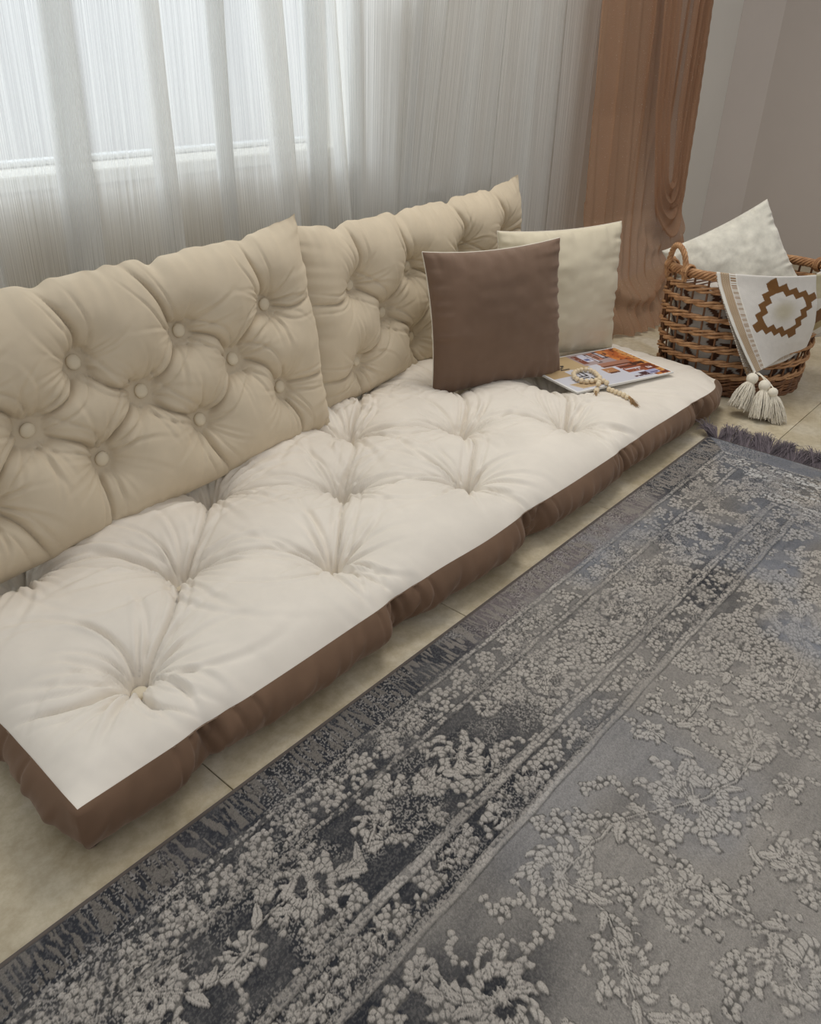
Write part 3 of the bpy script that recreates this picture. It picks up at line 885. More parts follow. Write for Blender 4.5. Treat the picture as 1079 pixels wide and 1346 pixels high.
def bpt(phi, z, off=0.0):
    k = np.clip(z / RIM, 0, 1.3)
    a = .236 + .028 * k + off + .008 * np.sin(np.pi * np.clip(k, 0, 1)); b = .182 + .004 * k + off + .008 * np.sin(np.pi * np.clip(k, 0, 1))
    c, s = np.cos(phi), np.sin(phi)
    return np.stack([AX[0] * a * c + BX[0] * b * s, AX[1] * a * c + BX[1] * b * s, z + 0 * c], -1)


bas = thing('wicker_basket', 'oval open-weave wicker basket with two hoop handles beside the mattress end', 'basket', (BC[0], BC[1], 0))


def wicker(name, c1, c2):
    m = cloth(name, c1, .55, .0, .2, 40, .5, 160, spec=.4)
    r = [n for n in m.node_tree.nodes if n.type == 'VALTORGB'][0]
    r.color_ramp.elements[0].color = (*lin(c2), 1); r.color_ramp.elements[1].color = (*lin(c1), 1)
    return m


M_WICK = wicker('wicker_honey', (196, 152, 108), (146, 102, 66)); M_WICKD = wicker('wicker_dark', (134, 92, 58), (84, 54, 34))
NST = 30
for i in range(NST):
    f = i * 2 * np.pi / NST
    zz_ = np.linspace(.004, RIM - .005, 10)
    link('stake', tubemesh('stake', [bpt(f, zz_)], [.0036], 6), M_WICKD, bas)
phis = np.linspace(0, 2 * np.pi, NST * 8 + 1)
levels = [.012, .032, .052, .072, .118, .164, .212, .260, .308, .352]
for li, zl in enumerate(levels):
    paths = []; rad = []
    nstr = 4
    for k in range(nstr):
        ph_ = k % 2 * np.pi + li * np.pi
        o_ = .0062 * np.cos(phis * NST / 2 + ph_)
        dz = (k // 2 - .5) * .0085 + .0038 * np.sin(phis * NST / 2 + ph_) + .0022 * np.sin(phis * 3 + li * 2 + k)
        p_ = bpt(phis, 0 * phis + zl, 0.0); k_ = bpt(phis, 0 * phis + zl, 1.0) - p_
        p_ = p_ + k_ * o_[:, None]; p_[:, 2] += dz
        paths.append(p_); rad.append(.0046 + .0006 * np.sin(phis * 11 + k * 2))
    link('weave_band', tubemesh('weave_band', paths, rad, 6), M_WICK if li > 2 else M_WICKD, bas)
paths = []; rad = []
for k in range(6):
    th_ = phis * NST / 2 + k * np.pi / 3
    p_ = bpt(phis, 0 * phis + RIM - .006, 0.0); k_ = bpt(phis, 0 * phis + RIM, 1.0) - bpt(phis, 0 * phis + RIM, 0.0)
    p_ = p_ + k_ * (.0085 * np.cos(th_))[:, None]; p_[:, 2] += .011 * np.sin(th_)
    paths.append(p_); rad.append(.0046 + 0 * phis)
link('rim_braid', tubemesh('rim_braid', paths, rad, 6), M_WICK, bas)
pb = bpt(phis[:-1], 0 * phis[:-1] + .004)
bmq = bmesh.new(); vs = [bmq.verts.new(q) for q in pb]; vs2 = [bmq.verts.new((q[0], q[1], q[2] + .006)) for q in pb]
bmq.faces.new(vs[::-1]); bmq.faces.new(vs2)
for i in range(len(vs)): bmq.faces.new((vs[i], vs[(i + 1) % len(vs)], vs2[(i + 1) % len(vs)], vs2[i]))
me_ = bpy.data.meshes.new('base'); bmq.to_mesh(me_); bmq.free(); link('base', me_, M_WICKD, bas)
for cphi, dph in ((math.radians(-166), .24), (math.radians(2), .24)):
    paths, rad = [], []
    t = np.linspace(0, 1, 60)
    ctr = np.stack([np.interp(t, [0, 1], [-1, 1]) * 0, t * 0, t * 0], -1)
    ang = np.pi * t
    phh = cphi + dph * np.cos(ang)
    zzh = RIM - .035 + .105 * np.clip(np.sin(ang), 0, 1) ** .75
    core = bpt(phh, np.minimum(zzh, RIM), .012); core[:, 2] = zzh
    kdir = np.gradient(core, axis=0); kdir /= np.linalg.norm(kdir, axis=1)[:, None]
    rd = bpt(phh, 0 * zzh + RIM, 1.0) - bpt(phh, 0 * zzh + RIM, 0.0); rd /= np.linalg.norm(rd, axis=1)[:, None]
    sd = np.cross(kdir, rd)
    for k in range(4):
        a_ = t * 26 + k * np.pi / 2
        paths.append(core + .0052 * (np.cos(a_)[:, None] * rd + np.sin(a_)[:, None] * sd)); rad.append(.0048)
    for e in (0, -1):   # lashings around the rim
        c0 = core[e].copy(); c0[2] = RIM - .004
        for s_ in range(3):
            a2 = np.linspace(0, 2 * np.pi, 17)
            tang = np.cross([0, 0, 1], rd[e])
            paths.append(c0 + tang * (s_ - 1) * .008 - rd[e] * .012 + .021 * (np.cos(a2)[:, None] * rd[e] + np.sin(a2)[:, None] * np.array([0, 0, 1.0]))); rad.append(.0038)
    link('handle', tubemesh('handle', paths, rad, 6), M_WICK, bas)

# ------------------------------------------------------------------ knitted blanket in / over the basket
M_KNIT = cloth('knit_cotton', (220, 216, 208), .95, .3, .06, 50, .9, 420, attr=True)
blk = thing('knitted_blanket', 'cream knitted blanket with brown zigzag medallion draped over the basket rim', 'blanket', (BC[0], BC[1], 0))
CREAM = lin((216, 211, 203)); BRN = lin((120, 84, 46)); BRN2 = lin((150, 120, 86)); OLV = lin((182, 172, 142)); WHT = lin((226, 222, 212))


def lap(name, ph0, ph1, BLp, BRp, nu_, nv_, paintf, offr=.016, over=.16, bulge=.02, seed=1, ztop=.012):
    """cloth panel: v in [-over,0] lies inside the rim, v in [0,1] hangs outside"""
    u = np.linspace(0, 1, nu_); v = np.linspace(-over, 1, nv_)
    Uq, Vq = np.meshgrid(u, v)
    ph_ = ph0 + (ph1 - ph0) * Uq
    top = bpt(ph_, 0 * ph_ + RIM, offr)
    rdir = bpt(ph_, 0 * ph_ + RIM, 1.0) - bpt(ph_, 0 * ph_ + RIM, 0.0)
    bot = (np.array(BLp)[None, None, :] * (1 - Uq[..., None]) + np.array(BRp)[None, None, :] * Uq[..., None]).copy()
    bot[..., 0] -= BC[0]; bot[..., 1] -= BC[1]
    vp_ = np.clip(Vq, 0, 1)[..., None]
    P = top * (1 - vp_) + bot * vp_
    P += rdir * (bulge * np.sin(np.pi * vp_))
    P[..., 2] += ztop * np.exp(-(Vq / .05) ** 2)
    ins = np.clip(-Vq, 0, 1)
    P -= rdir * (ins * .42)[..., None]
    P[..., 2] -= .9 * np.clip(ins - .06, 0, 1) ** 1.3 * .5
    P += rdir * ((.008 * np.sin(Uq * 7 + seed) * np.clip(Vq, 0, 1) + .004 * (fbm(Uq * 6, Vq * 6, seed) - .5))[..., None])
    Cq = paintf(Uq, Vq)
    o = gridobj(name, P, M_KNIT, blk, col=Cq)
    sol = o.modifiers.new('thick', 'SOLIDIFY'); sol.thickness = .0035; sol.offset = 0
    return o, P


def zig(x, n_, amp):
    t = (x * n_) % 1.0
    return amp * (np.abs(2 * t - 1) * 2 - 1)


def paint_main(U, V):
    C = np.zeros(U.shape + (3,)); C[:] = CREAM
    # woven brown stripe band along the left edge
    e = U
    band = (e > .035) & (e < .125)
    st = (np.floor(V * 130) + np.floor(U * 90)) % 2 == 0
    C[band & st] = BRN2; C[band & ~st] = lin((196, 180, 156))
    C[(e < .03)] = WHT
    tick = (e > .135) & (e < .185) & ((V * 60) % 1.0 < .5); C[tick] = WHT; C[(e > .135) & (e < .185) & ~((V * 60) % 1.0 < .5)] = BRN2
    C[(e > .185) & (e < .20)] = WHT
    # medallion
    cu, cv = .60, .40
    du, dv = (U - cu) / .33, (V - cv) / .32
    a_ = np.array([(1.0 + .73 - .53 - .18) / 4, (.15 + .80 - .04 - .52) / 4]); b_ = np.array([(.73 + .18 - 1.0 - .53) / 4, (.80 + .52 - .15 - .04) / 4])
    det = a_[0] * b_[1] - a_[1] * b_[0]; qu, qv = U - .61, V - .378
    ax_ = (qu * b_[1] - qv * b_[0]) / det; ay_ = (qv * a_[0] - qu * a_[1]) / det
    azz = np.maximum(np.abs(ax_) + zig(ay_ + 3, 2.5, .085), np.abs(ay_) + zig(ax_ + 3, 2.5, .085))
    C[(azz < .95) & (azz > .66)] = BRN
    g = np.exp(-((ax_ / .42) ** 2 + (ay_ / .42) ** 2) ** 1.5)[..., None] * .75
    inn = azz < .66
    C[inn] = (C * (1 - g) + OLV * g)[inn]
    return C


lap('hanging_panel', math.radians(-127), math.radians(-60), (2.107, -.233, .13), (2.333, -.302, .18), 230, 230, paint_main, seed=1)


def paint_under(U, V):
    C = np.zeros(U.shape + (3,)); C[:] = lin((202, 196, 186))
    band = (U < .12); st = (np.floor(V * 130) + np.floor(U * 90)) % 2 == 0
    C[band & st] = BRN2; C[band & ~st] = WHT
    bb = (V > .90) & (V < .97); st2 = (np.floor(U * 110) % 2 == 0); C[bb & st2] = BRN2
    return C


lap('under_panel', math.radians(-128), math.radians(-62), (2.105, -.215, .112), (2.345, -.285, .148), 120, 120, paint_under, offr=.008, over=.10, bulge=.008, seed=3, ztop=.006)


def paint_right(U, V):
    C = np.zeros(U.shape + (3,)); C[:] = lin((208, 202, 190))
    d = V - (.62 - .62 * U)
    C[(d > -.10) & (d < .16)] = lin((112, 76, 40))
    fr = (d >= .16) & (d < .34); C[fr] = lin((176, 160, 120)); C[fr & (np.floor(U * 60 + V * 30) % 2 == 0)] = lin((150, 130, 88))
    C[(V < .3) & (U < .3)] = OLV
    return C


lap('right_panel', math.radians(-63), math.radians(-10), (2.355, -.286, .205), (2.56, -.345, .205), 120, 120, paint_right, offr=.012, over=.14, bulge=.03, seed=6)
lap('right_under_panel', math.radians(-60), math.radians(-5), (2.36, -.280, .185), (2.56, -.335, .18), 60, 60, lambda U, V: np.zeros(U.shape + (3,)) + lin((196, 188, 176)), offr=.006, over=.10, bulge=.012, seed=8, ztop=.004)

# folded body of the blanket seen through the weave
ph_ = np.linspace(0, 2 * np.pi, 220, endpoint=False); zz_ = np.linspace(.018, .34, 110)
PH, ZZ = np.meshgrid(ph_, zz_)
Pb = bpt(PH, ZZ, -.024 - .010 * (fbm(PH * 4, ZZ * 22, 5)))
arc = PH * .2
d1 = (np.abs(((arc * 9 + ZZ * 2.2) % 1.0) - .5) * 2 + zig(ZZ, 24, .16))
Cb = np.zeros(PH.shape + (3,)); Cb[:] = lin((196, 190, 180))
zz2 = np.abs(((arc * 5.5 + ZZ * 1.0) % 1.0) - .5) * 2 + zig(ZZ, 17, .14)
Cb[(zz2 > .38) & (zz2 < .66)] = lin((84, 56, 40))
Cb[(zz2 > .80) & (ZZ % .09 > .05)] = lin((84, 56, 40))
lip = (PH > math.radians(250)) | (PH < math.radians(200))
inner = np.concatenate([Pb, (Pb[-1:] * np.array([.6, .6, 1]) + np.array([0, 0, .015])), (Pb[-1:] * np.array([.02, .02, 1]) + np.array([0, 0, .02]))])
Ci = np.concatenate([Cb, Cb[-1:], Cb[-1:]])
gridobj('folded_body', inner, M_KNIT, blk, col=Ci, close=True)

# tassels of the blanket
M_YARN = cloth('cream_yarn', (232, 224, 206), .9, .3, .08, 60, .4, 500)


def tassel(hx, hy, hz, tip, hr, n_, seed):
    """head ball with a skirt of strands whose tips reach 'tip'"""
    rr = np.random.default_rng(seed); ox, oy = BC
    H = np.array([hx - ox, hy - oy, hz]); Tp = np.array([tip[0] - ox, tip[1] - oy, tip[2]])
    d = Tp - H; L = np.linalg.norm(d); d /= L
    a = np.linspace(0, 2 * np.pi, 18, endpoint=False); t = np.linspace(0.02, np.pi - .02, 12)
    ridg = 1 + .03 * np.sin(a * 9)
    P = np.array([[(hr * math.sin(tt) * math.cos(aa) * rg, hr * math.sin(tt) * math.sin(aa) * rg, -hr * math.cos(tt)) for aa, rg in zip(a, ridg)] for tt in t])
    head = P.reshape(-1, 3) + H
    u = np.cross(d, [0.3, 1, 0.2]); u /= np.linalg.norm(u); w = np.cross(d, u)
    paths, rads = [], []
    for i in range(n_):
        an = rr.random() * 2 * np.pi; r1 = math.sqrt(rr.random())
        e = (u * math.cos(an) + w * math.sin(an)) * r1
        pts = []
        for tt in np.linspace(0, 1, 8):
            R_ = hr * (.55 + 1.15 * (1 - math.exp(-tt * 4)) + .25 * tt)
            p = H + d * (hr * .75 + (L - hr * .75) * tt * (1 + .05 * rr.normal())) + e * R_ + rr.normal(size=3) * .0008
            p[2] = max(p[2], .0025)
            pts.append(p)
        paths.append(pts); rads.append(np.linspace(.0013, .0009, 8))
    T = bpy.data.objects.new('tassel', fastmesh('tassel', head, gridfaces(12, 18, close=True))); COL.objects.link(T); T.parent = blk
    T.data.materials.append(M_YARN)
    link('tassel_skirt', tubemesh('tassel_skirt', paths, rads, 4), M_YARN, T)


tassel(2.088, -.236, .116, (2.045, -.228, .030), .0185, 330, 1)
tassel(2.082, -.280, .106, (2.052, -.300, .014), .0185, 360, 2)
tassel(2.074, -.312, .094, (2.078, -.345, .004), .0150, 280, 3)
ox, oy = BC
link('tassel_cord', tubemesh('tassel_cord', [[(2.107 - ox, -.233 - oy, .133), (2.096 - ox, -.236 - oy, .138), (2.088 - ox, -.236 - oy, .130)],
                                             [(2.112 - ox, -.236 - oy, .130), (2.10 - ox, -.258 - oy, .128), (2.082 - ox, -.280 - oy, .120)],
                                             [(2.12 - ox, -.238 - oy, .130), (2.10 - ox, -.28 - oy, .118), (2.074 - ox, -.312 - oy, .106)]], [.002] * 3, 6), M_YARN, blk)

# white crushed velvet pillow in the basket
Pl = Vector((2.26, .208, .424)); Pt = Vector((2.502, -.011, .585))
ex_ = (Pt - Pl).normalized(); nrm = Vector((-.66, -.62, .42)); nrm = (nrm - ex_ * nrm.dot(ex_)).normalized()
ez_ = ex_.cross(-nrm); ez_ = ez_ if ez_.z > 0 else -ez_
ey_ = ez_.cross(ex_)
wp = (Pt - Pl).length + .02; hp = .33
org = (Pl + Pt) / 2 - ez_ * hp
wt = thing('white_pillow', 'mottled white crushed velvet pillow stuffed in the wicker basket', 'pillow')
wt.matrix_world = Matrix(((ex_.x, ey_.x, ez_.x, org.x), (ex_.y, ey_.y, ez_.y, org.y), (ex_.z, ey_.z, ez_.z, org.z), (0, 0, 0, 1)))
pillow_parts(wt, wp, hp, .12, M_FUR, M_FUR, 21, None, ear=.07)

# ------------------------------------------------------------------ rug
RX1, RY1 = 1.811, -.232
xs = np.concatenate([np.linspace(-1.0, -.46, 60, endpoint=False), np.arange(-.46, .80, .0016), np.linspace(.80, RX1, 370)])
ys = np.concatenate([np.linspace(-1.75, -1.10, 70, endpoint=False), np.arange(-1.10, -.66, .0019), np.arange(-.66, RY1, .0016), [RY1 - .0005, RY1]])
xs = np.unique(xs); ys = np.unique(ys)
X, Y = np.meshgrid(xs, ys)
X = X.astype(np.float64); Y = Y.astype(np.float64)
dfr = RY1 - Y; den = RX1 - X
D = np.minimum(dfr, den)
side = den < dfr
al = np.where(side, Y, X)               # coordinate along the border
# dark / light dye zones
nlow = fbm(X * 3.1 + 5, Y * 3.1, 101, 3); nmid = fbm(X * 9, Y * 9, 102, 3)
dark = .18 + 0 * X
bord = D < .365
dark = np.where(bord, .95 - .55 * sstep(.20, .55, X + .15 * (nmid - .5)), dark)
dark += bord * .25 * np.exp(-((X - .42) / .16) ** 2)
for cx, cy, rx, ry, k in ((-.06, -.66, .13, .075, .95), (.06, -.74, .10, .05, .55), (-.12, -.70, .10, .10, .9), (1.05, -.56, .10, .06, .45), (.95, -.66, .14, .07, .35),
                          (1.25, -.40, .10, .05, .35), (1.45, -.30, .12, .04, .5), (1.35, -.62, .14, .08, .35), (.66, -.86, .07, .03, .3), (.20, -.80, .05, .03, .3), (.40, -.70, .06, .025, .25), (.15, -.62, .06, .03, .25),
                          (.80, -.42, .08, .04, .3), (.33, -.95, .03, .03, .35), (.55, -.95, .06, .05, .2)):
    dark += k * np.exp(-((X - cx) / rx) ** 2 - ((Y - cy) / ry) ** 2)
dark += (nlow - .5) * .45 + (nmid - .5) * .35 * (X > .3)
dark += .25 * sstep(1.2, 1.7, X)
dark = np.clip(dark, 0, 1)
streak = fbm(X * 6, Y * 140, 103, 2) if True else 0
dark = np.clip(dark + (streak - .5) * .18, 0, 1)[..., None]
bl_ = fbm(X * 4 + 9, Y * 5, 110)[..., None]
tint = sstep(.50, .70, bl_) * (.35 + .65 * sstep(.6, 1.0, X))[..., None]
G_l = lin((150, 144, 136)); G_lb = lin((140, 142, 148)); G_d = lin((34, 36, 42))
ground = (G_l * (1 - tint) + G_lb * tint) * (1 - dark) + G_d * dark
M_l = lin((180, 173, 163)); M_b = lin((162, 163, 166)); M_dn = lin((150, 143, 135))
motif = (M_l * (1 - tint * .6) + M_b * tint * .6); motif = motif * (1 - .45 * dark) + M_dn * .45 * dark
H = np.zeros_like(X); Cr = ground.copy()
covered = np.zeros(X.shape, bool)


def stamp(mask, inner, edge_, k=1.0):
    """mask: inside motif; inner 0..1 height; edge_: 0..1 dark outline"""
    global Cr
    w = (mask * k)[..., None]
    Cr = Cr * (1 - w) + motif * w
    H[:] = np.where(mask, np.maximum(H, inner), H)
    Cr = Cr * (1 - .78 * (edge_ * mask)[..., None])


# global small-cell pattern used for leaves, bands and clusters
cs = .0092
WX = .020 * (fbm(X * 11, Y * 11, 118) - .5) + .008 * (fbm(X * 45, Y * 45, 120) - .5); WY = .020 * (fbm(X * 11, Y * 11, 119) - .5) + .008 * (fbm(X * 45, Y * 45, 121) - .5)
wx = X + WX * .5; wy = Y + WY * .5
f1, f2, sx, sy, hid = voronoi(wx / cs, wy / cs, 3)
sxm, sym = sx * cs, sy * cs
eg = np.maximum(np.exp(-((f2 - f1) / .12) ** 2), sstep(.46, .60, f1)); hi = np.clip(1 - (f1 / .62) ** 2, 0, 1)
sD = np.minimum(RY1 - sym, RX1 - sxm)
side_s = (RX1 - sxm) < (RY1 - sym); sal = np.where(side_s, sym, sxm)
# scroll field used to decide which cells belong to arabesques
sc1 = fbm(sxm * 13, sym * 13, 130); sc2 = fbm(sxm * 24 + 4, sym * 24, 131)
arab = (np.abs(sc1 - .5) < .060) & (sc2 > .33)
arab_b = (np.abs(sc1 - .5) < .070)
member = np.zeros(X.shape, bool)
field = sD > .380
member |= field & arab
# main border (between .155 and .29) - scrolling clusters; inner guard .31-.355 ; outer guard .085-.145
mb_ = (sD > .160) & (sD < .288)
member |= mb_ & arab_b
g1 = (sD > .088) & (sD < .143)
member |= g1 & (np.hypot(((sal * 14.5) % 1.0 - .5) / 14.5, sD - .115 - .006 * np.sin(sal * 91)) < .024) & (hid > .22)
member |= g1 & (hid > .62)
g2 = (sD > .312) & (sD < .353)
member |= g2 & (np.hypot(((sal * 13 + .3) % 1.0 - .5) / 13, sD - .333) < .021) & (hid > .10)
member |= g2 & (hid > .55)
member |= (sD > .165) & (sD < .285) & (sxm > .45) & (fbm(sxm * 8, sym * 8, 140) > .42)
member |= field & (sxm > .75) & (fbm(sxm * 7, sym * 7, 141) > .46)
stamp(member, .75 * hi + .1 * hid, eg)

# flowers: (x, y, R, lobes)
FL = [(.471, -.777, .092, 9), (.222, -.696, .066, 8), (.299, -.826, .048, 7), (.561, -.662, .030, 6), (.650, -.811, .046, 7), (.468, -.934, .048, 8), (.339, -.900, .028, 5), (.166, -.827, .055, 8),
      (.299, -.985, .060, 7), (.606, -.880, .026, 5), (.713, -.691, .036, 6), (.029, -.729, .064, 9), (-.015, -.640, .030, 6), (-.025, -.446, .063, 9), (.104, -.440, .034, 7), (.175, -.405, .032, 6),
      (-.152, -.448, .036, 7), (-.252, -.406, .052, 8), (-.034, -.567, .022, 5), (-.113, -.566, .024, 5), (.30, -.455, .055, 8), (.42, -.42, .03, 6), (.56, -.46, .060, 9), (.70, -.42, .03, 6), (.84, -.46, .060, 9),
      (1.0, -.43, .035, 7), (1.13, -.46, .055, 8), (1.30, -.42, .035, 6), (1.05, -.74, .09, 9), (.85, -.80, .055, 8), (1.30, -.70, .07, 8), (.82, -.64, .03, 6), (.93, -.92, .07, 8), (1.25, -.88, .06, 8), (.14, -.93, .05, 8),
      (.02, -.86, .045, 7), (.62, -1.0, .06, 8), (1.56, -.46, .05, 8), (1.52, -.62, .045, 8), (1.57, -.34, .03, 6), (-.36, -.45, .05, 8), (.08, -1.03, .06, 8), (.13, -.56, .022, 5), (.24, -.57, .022, 5), (.36, -.565, .022, 5), (1.60, -.75, .05, 8)]
for i, (cx, cy, R, lb) in enumerate(FL):
    j0, j1 = np.searchsorted(xs, [cx - R * 1.45, cx + R * 1.45]); i0, i1 = np.searchsorted(ys, [cy - R * 1.45, cy + R * 1.45])
    sl = (slice(i0, i1), slice(j0, j1))
    if i1 <= i0 or j1 <= j0: continue
    x_ = X[sl] + WX[sl] * .8 - cx; y_ = Y[sl] + WY[sl] * .8 - cy
    r = np.hypot(x_, y_ * 1.08); th = np.arctan2(y_, x_)
    th2 = th + .9 * np.sin(r / R * 2.2 + i) * .35
    ncell = max(9, int(round(2 * np.pi * R * .62 / .0085)))
    a = (th2 / (2 * np.pi) + .5) * ncell
    rad_c = .0125
    F1, F2, qx, qy, hd = voronoi(a, r / rad_c + 20, i * 1.7 + 2, .8)
    sr = (qy - 20) * rad_c; sth = (qx / ncell - .5) * 2 * np.pi
    lim = R * (.86 + .20 * np.cos(lb * sth + i) + .14 * (hd - .5))
    mem = (sr < lim) & (r > .10 * R) & (hd > .05)
    e_ = np.maximum(np.exp(-((F2 - F1) / .13) ** 2), .8 * sstep(.50, .66, F1)); h_ = np.clip(1 - (F1 / .66) ** 2, 0, 1)
    # open heart with a small bud
    heart = (sr < R * .38) & (sr > R * .2) & (np.cos(2 * sth + i) > -.3)
    mem &= ~heart
    bud = r < R * .13
    m_ = mem | bud
    e_ = np.where(bud, np.exp(-((r - R * .13) / .0012) ** 2), e_); h_ = np.where(bud, 1.0, h_)
    keep = fbm(X[sl] * 30, Y[sl] * 30, 150 + i) > .24
    m_ &= keep
    Hs = H[sl]; Hs[:] = np.where(m_, .5 + .5 * h_, np.where(r < R * .8, Hs * 0, Hs))
    w = m_[..., None] * 1.0
    clr = (r < R * .95)[..., None] * (1 - w)
    Cr[sl] = Cr[sl] * (1 - clr) + ground[sl] * .93 * clr
    Cr[sl] = (Cr[sl] * (1 - w) + motif[sl] * (1.02 + .06 * (hd[..., None] - .5)) * w) * (1 - .80 * (e_ * m_)[..., None])
# stems between flowers, with leaves
ST = [((.471, -.777), (.222, -.696)), ((.222, -.696), (.166, -.827)), ((.471, -.777), (.650, -.811)), ((.299, -.826), (.339, -.90)), ((.471, -.86), (.468, -.934)), ((.561, -.662), (.471, -.777)), ((.65, -.811), (.713, -.691)),
      ((.029, -.729), (-.015, -.64)), ((.166, -.827), (.14, -.93)), ((.713, -.691), (.85, -.80)), ((-.025, -.446), (.104, -.44)), ((-.152, -.448), (-.025, -.446)), ((.175, -.405), (.30, -.455)), ((.339, -.9), (.299, -.985)), ((.561, -.662), (.713, -.691)), ((1.05, -.74), (.85, -.8)), ((-.252, -.406), (-.152, -.448))]
for i, (a, b2) in enumerate(ST):
    ax_, ay_ = a; bx_, by_ = b2; L_ = math.hypot(bx_ - ax_, by_ - ay_)
    j0, j1 = np.searchsorted(xs, [min(ax_, bx_) - .05, max(ax_, bx_) + .05]); i0, i1 = np.searchsorted(ys, [min(ay_, by_) - .05, max(ay_, by_) + .05])
    sl = (slice(i0, i1), slice(j0, j1)); x_ = X[sl] + WX[sl] - ax_; y_ = Y[sl] + WY[sl] - ay_
    tx, ty = (bx_ - ax_) / L_, (by_ - ay_) / L_
    t = (x_ * tx + y_ * ty) / L_; d = -x_ * ty + y_ * tx - .022 * np.sin(np.pi * t) * (1 if i % 2 else -1)
    ok = (t > .02) & (t < .98)
    wk = fbm(X[sl] * 25, Y[sl] * 25, 260 + i) > .42
    m_ = ok & (np.abs(d) < .0015) & wk; ed = ok & (np.abs(np.abs(d) - .0026) < .0008) & wk
    for k in range(3):      # leaves
        tc_ = .3 + .2 * k; sgn = 1 if (k + i) % 2 else -1
        lt = (t - tc_) * L_; ld = d * sgn
        q1 = lt * .75 + ld * .66 - .016; q2_ = -lt * .66 + ld * .75
        leaf = (q1 / .017) ** 2 + (q2_ / (.0068 * np.clip(1 - q1 / .03, .2, 1.3))) ** 2
        lf = leaf < 1; m_ |= lf; ed |= (np.abs(leaf - 1.12) < .14) | (lf & (np.abs(q2_) < .0006))
    w = m_[..., None] * 1.0
    Cr[sl] = Cr[sl] * (1 - w) + motif[sl] * w; H[sl] = np.where(m_, .8, H[sl])
    Cr[sl] = Cr[sl] * (1 - .55 * ed[..., None])
# border stripes
wob = .0012 * np.sin(al * 40) + .0015 * (fbm(al * 30, D * 0, 160) - .5)
Dw = D + wob
near = (1 - sstep(.25, .6, X))[..., None]
for (c_, w_) in ((.078, .0055), (.150, .0055), (.298, .0085), (.366, .0085)):
    u_ = np.abs(Dw - c_)
    inb = u_ < w_; ln = np.exp(-((u_ - w_) / .0013) ** 2)
    F1, F2, q1, q2, hd = voronoi(al / .0075, (Dw - c_) / .0060 + 30 * c_, 3, .7)
    blob = (F1 < .48) & (hd > .18 + .25 * near[..., 0] * (w_ < .007))
    wear = sstep(.35, .62, fbm(al * 9, D * 30, 165))[..., None]
    base_c = ground * .80 + motif * .12
    base_c = base_c * (1 - near * .6 * (w_ > .007)) + motif * .86 * near * .6 * (w_ > .007)
    Cr = np.where(inb[..., None], base_c * (.4 + .6 * wear) + Cr * (.6 - .6 * wear), Cr); H = np.where(inb, .25, H)
    bm_ = (inb & blob)[..., None]
    Cr = np.where(bm_, motif * (.75 + .25 * wear), Cr); H = np.where(inb & blob, .8 * (1 - F1), H)
    Cr = Cr * (1 - .55 * ln[..., None])
# outermost strip with perpendicular dashes
strip = D < .071
cell = np.floor(al / .0045); hgt = hsh(cell, cell * 0, 9)
dash = (vnoise((al + .003 * (fbm(al * 60, D * 60, 9) - .5)) / .0042, D * 48 + vnoise(al / .02, D * 0, 4) * 3, 170) > .56) & (D > .006) & (D < .066)
loc_light = sstep(.45, .75, fbm(al * 2.2 + 3, D * 0, 171) * .6 + .45 * sstep(.42, .75, X) - .35 * sstep(1.2, 1.5, X))
sc_ = G_d * 1.15 * (1 - .6 * loc_light[..., None]) + lin((132, 120, 118)) * .6 * loc_light[..., None]
Cr = np.where(strip[..., None], sc_ * (1 + .0 * X[..., None]), Cr)
Cr = np.where((strip & dash & ~side)[..., None], lin((132, 125, 117)) * (.62 + .35 * sstep(.3, .7, X))[..., None], Cr); H = np.where(strip, np.where(dash & ~side, .5, .15), H)
endb = side & (D < .075)
Cr = np.where(endb[..., None], lin((104, 106, 112)) * (.8 + .4 * fbm(Y * 8, X * 90, 180))[..., None], Cr)
# broken white streaks along the end
we = side & (D > .07) & (D < .30) & (fbm(X * 110, Y * 16, 181) > .56) & (f1 < .47) & (hid > .25)
Cr = np.where(we[..., None], lin((190, 188, 184)), Cr); H = np.where(we, .8, H)
# worn abrasion + pile grain
abr = fbm(X * 22, Y * 22, 190, 3)
k_ = (sstep(.52, .66, abr) * .45)[..., None] * (.4 + .6 * sstep(.3, .9, X)[..., None])
Cr = Cr * (1 - k_) + (ground * .6 + motif * .4) * k_
spk = vnoise(X / .0021, Y / .0021, 210); spk2 = sstep(.42, .60, fbm(X * 13, Y * 13, 211)) * bord + .25
spt = (spk2 * ((spk > .60) * 1.0) * (H < .3))[..., None]
Cr = Cr * (1 - .45 * spt) + motif * .45 * spt
spt = (spk2 * ((spk < .30) * 1.0))[..., None]
Cr = Cr * (1 - .38 * spt)
grain = rng.random(X.shape)[..., None]
Cr = Cr * (.86 + .26 * grain)
edgeband = D < .004
Cr = np.where(edgeband[..., None], lin((92, 84, 78)), Cr)
H = H * (1 - .5 * sstep(1.0, 1.6, X))
Zr = .0085 + .0034 * H + .0005 * (rng.random(X.shape) - .5) + .0012 * (fbm(X * 3, Y * 3, 200) - .5)
Zr = np.where(D < .003, .006, Zr)


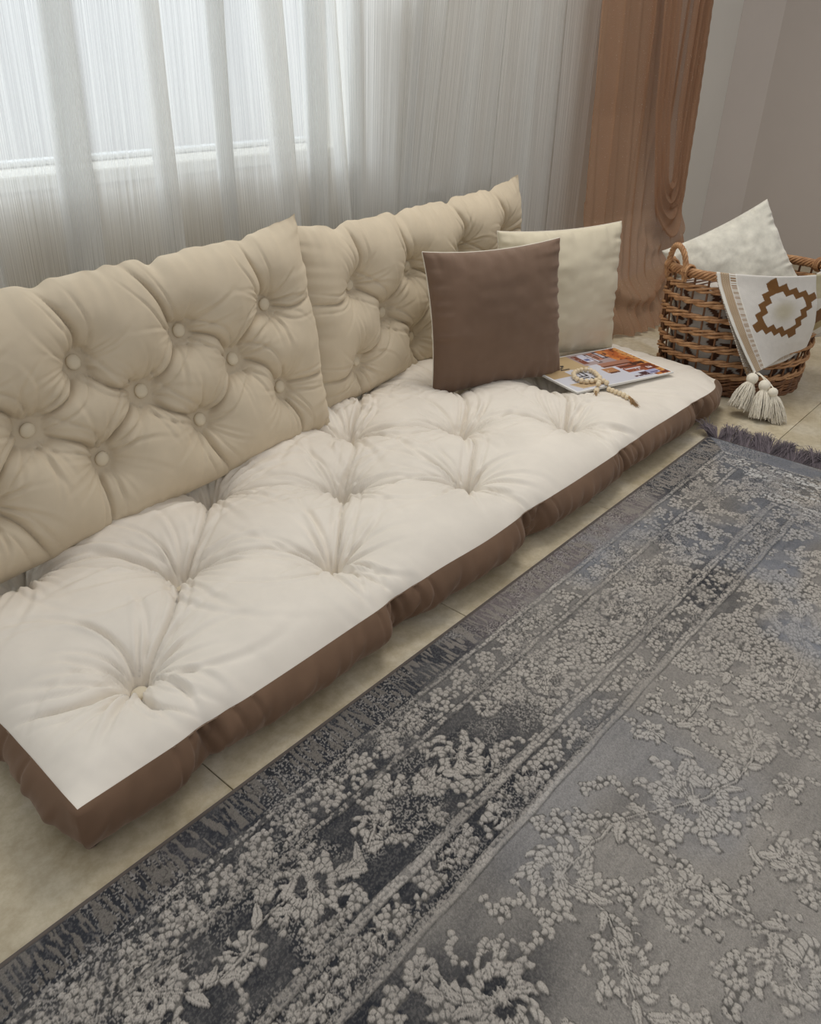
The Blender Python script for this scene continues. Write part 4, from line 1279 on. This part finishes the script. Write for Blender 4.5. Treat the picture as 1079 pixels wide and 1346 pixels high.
def rugmat():
    m, nt, b, out = newmat('rug_pile'); L = nt.links
    at = N(nt, 'ShaderNodeAttribute', attribute_name='Col')
    g = N(nt, 'ShaderNodeNewGeometry')
    n1 = N(nt, 'ShaderNodeTexNoise', Scale=620.0, Detail=2.0); L.new(g.outputs['Position'], n1.inputs['Vector'])
    r = ramp(nt, [(.3, (.80,) * 3), (.7, (1.12,) * 3)]); L.new(n1.outputs['Fac'], r.inputs[0])
    mx = N(nt, 'ShaderNodeMix', data_type='RGBA', blend_type='MULTIPLY'); mx.inputs['Factor'].default_value = 1
    L.new(at.outputs['Color'], mx.inputs[6]); L.new(r.outputs[0], mx.inputs[7]); L.new(mx.outputs[2], b.inputs['Base Color'])
    b.inputs['Roughness'].default_value = .75; b.inputs['Specular IOR Level'].default_value = .25
    b.inputs['Sheen Weight'].default_value = .12; b.inputs['Sheen Roughness'].default_value = .5
    bp = N(nt, 'ShaderNodeBump', Strength=.5, Distance=.0008); L.new(n1.outputs['Fac'], bp.inputs['Height']); L.new(bp.outputs[0], b.inputs['Normal'])
    return m


rug = gridobj('rug', np.stack([X, Y, Zr], -1), rugmat(), col=Cr, label='large worn silver-grey and charcoal floral rug in front of the mattress', category='rug')
M_EDGE = cloth('rug_binding', (92, 84, 78), .9, .1)
edge_p = [[(-1.0, RY1, .004), (RX1, RY1, .004)], [(RX1, RY1, .004), (RX1, -1.75, .004)]]
boxobj('binding', [(-1.0, RX1 + .001, RY1 - .003, RY1 + .0025, .0008, .0078), (RX1 - .002, RX1 + .003, -1.75, RY1, .0008, .0078), (-1.0, RX1, -1.75, RY1 - .01, .0006, .004)], M_EDGE, rug)
# fringe: dense curved tufts along the end
nf = 7000
fy = RY1 - rng.random(nf) * 1.45; clump = np.floor(fy / .013)
ca = hsh(clump, clump * 0, 5) - .5; cb = hsh(clump, clump * 0, 6)
th = ca * 1.0 + rng.normal(size=nf) * .28; LL = .050 + .014 * cb + rng.normal(size=nf) * .007
fy = fy + 0; corner_f = np.exp(-((fy - RY1) / .03) ** 2); th = th + corner_f * .9
lift = .020 + .020 * rng.random(nf) * (.5 + cb)
t = np.linspace(0, 1, 5)
dx_ = np.cos(th)[:, None] * LL[:, None] * t; dy_ = np.sin(th)[:, None] * LL[:, None] * t
zf = .006 + lift[:, None] * np.sin(np.pi * .62 * t)[None, :] ** 1.0 - .010 * (t ** 3)[None, :]
cx_ = RX1 - .001 + dx_; cy_ = fy[:, None] + dy_
w_ = .0011 * (1 - .6 * t)[None, :]
nxp, nyp = -np.sin(th)[:, None] * w_, np.cos(th)[:, None] * w_
Lf = np.stack([cx_ + nxp, cy_ + nyp, np.maximum(zf, .002)], -1); Rf = np.stack([cx_ - nxp, cy_ - nyp, np.maximum(zf, .002) + .0006], -1)
Vf = np.stack([Lf, Rf], 2).reshape(-1, 3)
k = np.arange(nf)[:, None] * 10 + np.arange(4)[None, :] * 2
Ff = np.stack([k, k + 1, k + 3, k + 2], -1).reshape(-1, 4)
colf = np.repeat((lin((112, 102, 106))[None, :] * (.55 + .8 * rng.random((nf, 1)))), 10, axis=0)
me_ = fastmesh('fringe', Vf, Ff, col=colf)
fr_m = cloth('fringe_yarn', (116, 106, 108), .8, .3, .1, 30, .1, 300, attr=True)
link('fringe', me_, fr_m, rug, kind='stuff', label='fluffy grey-mauve fringe')
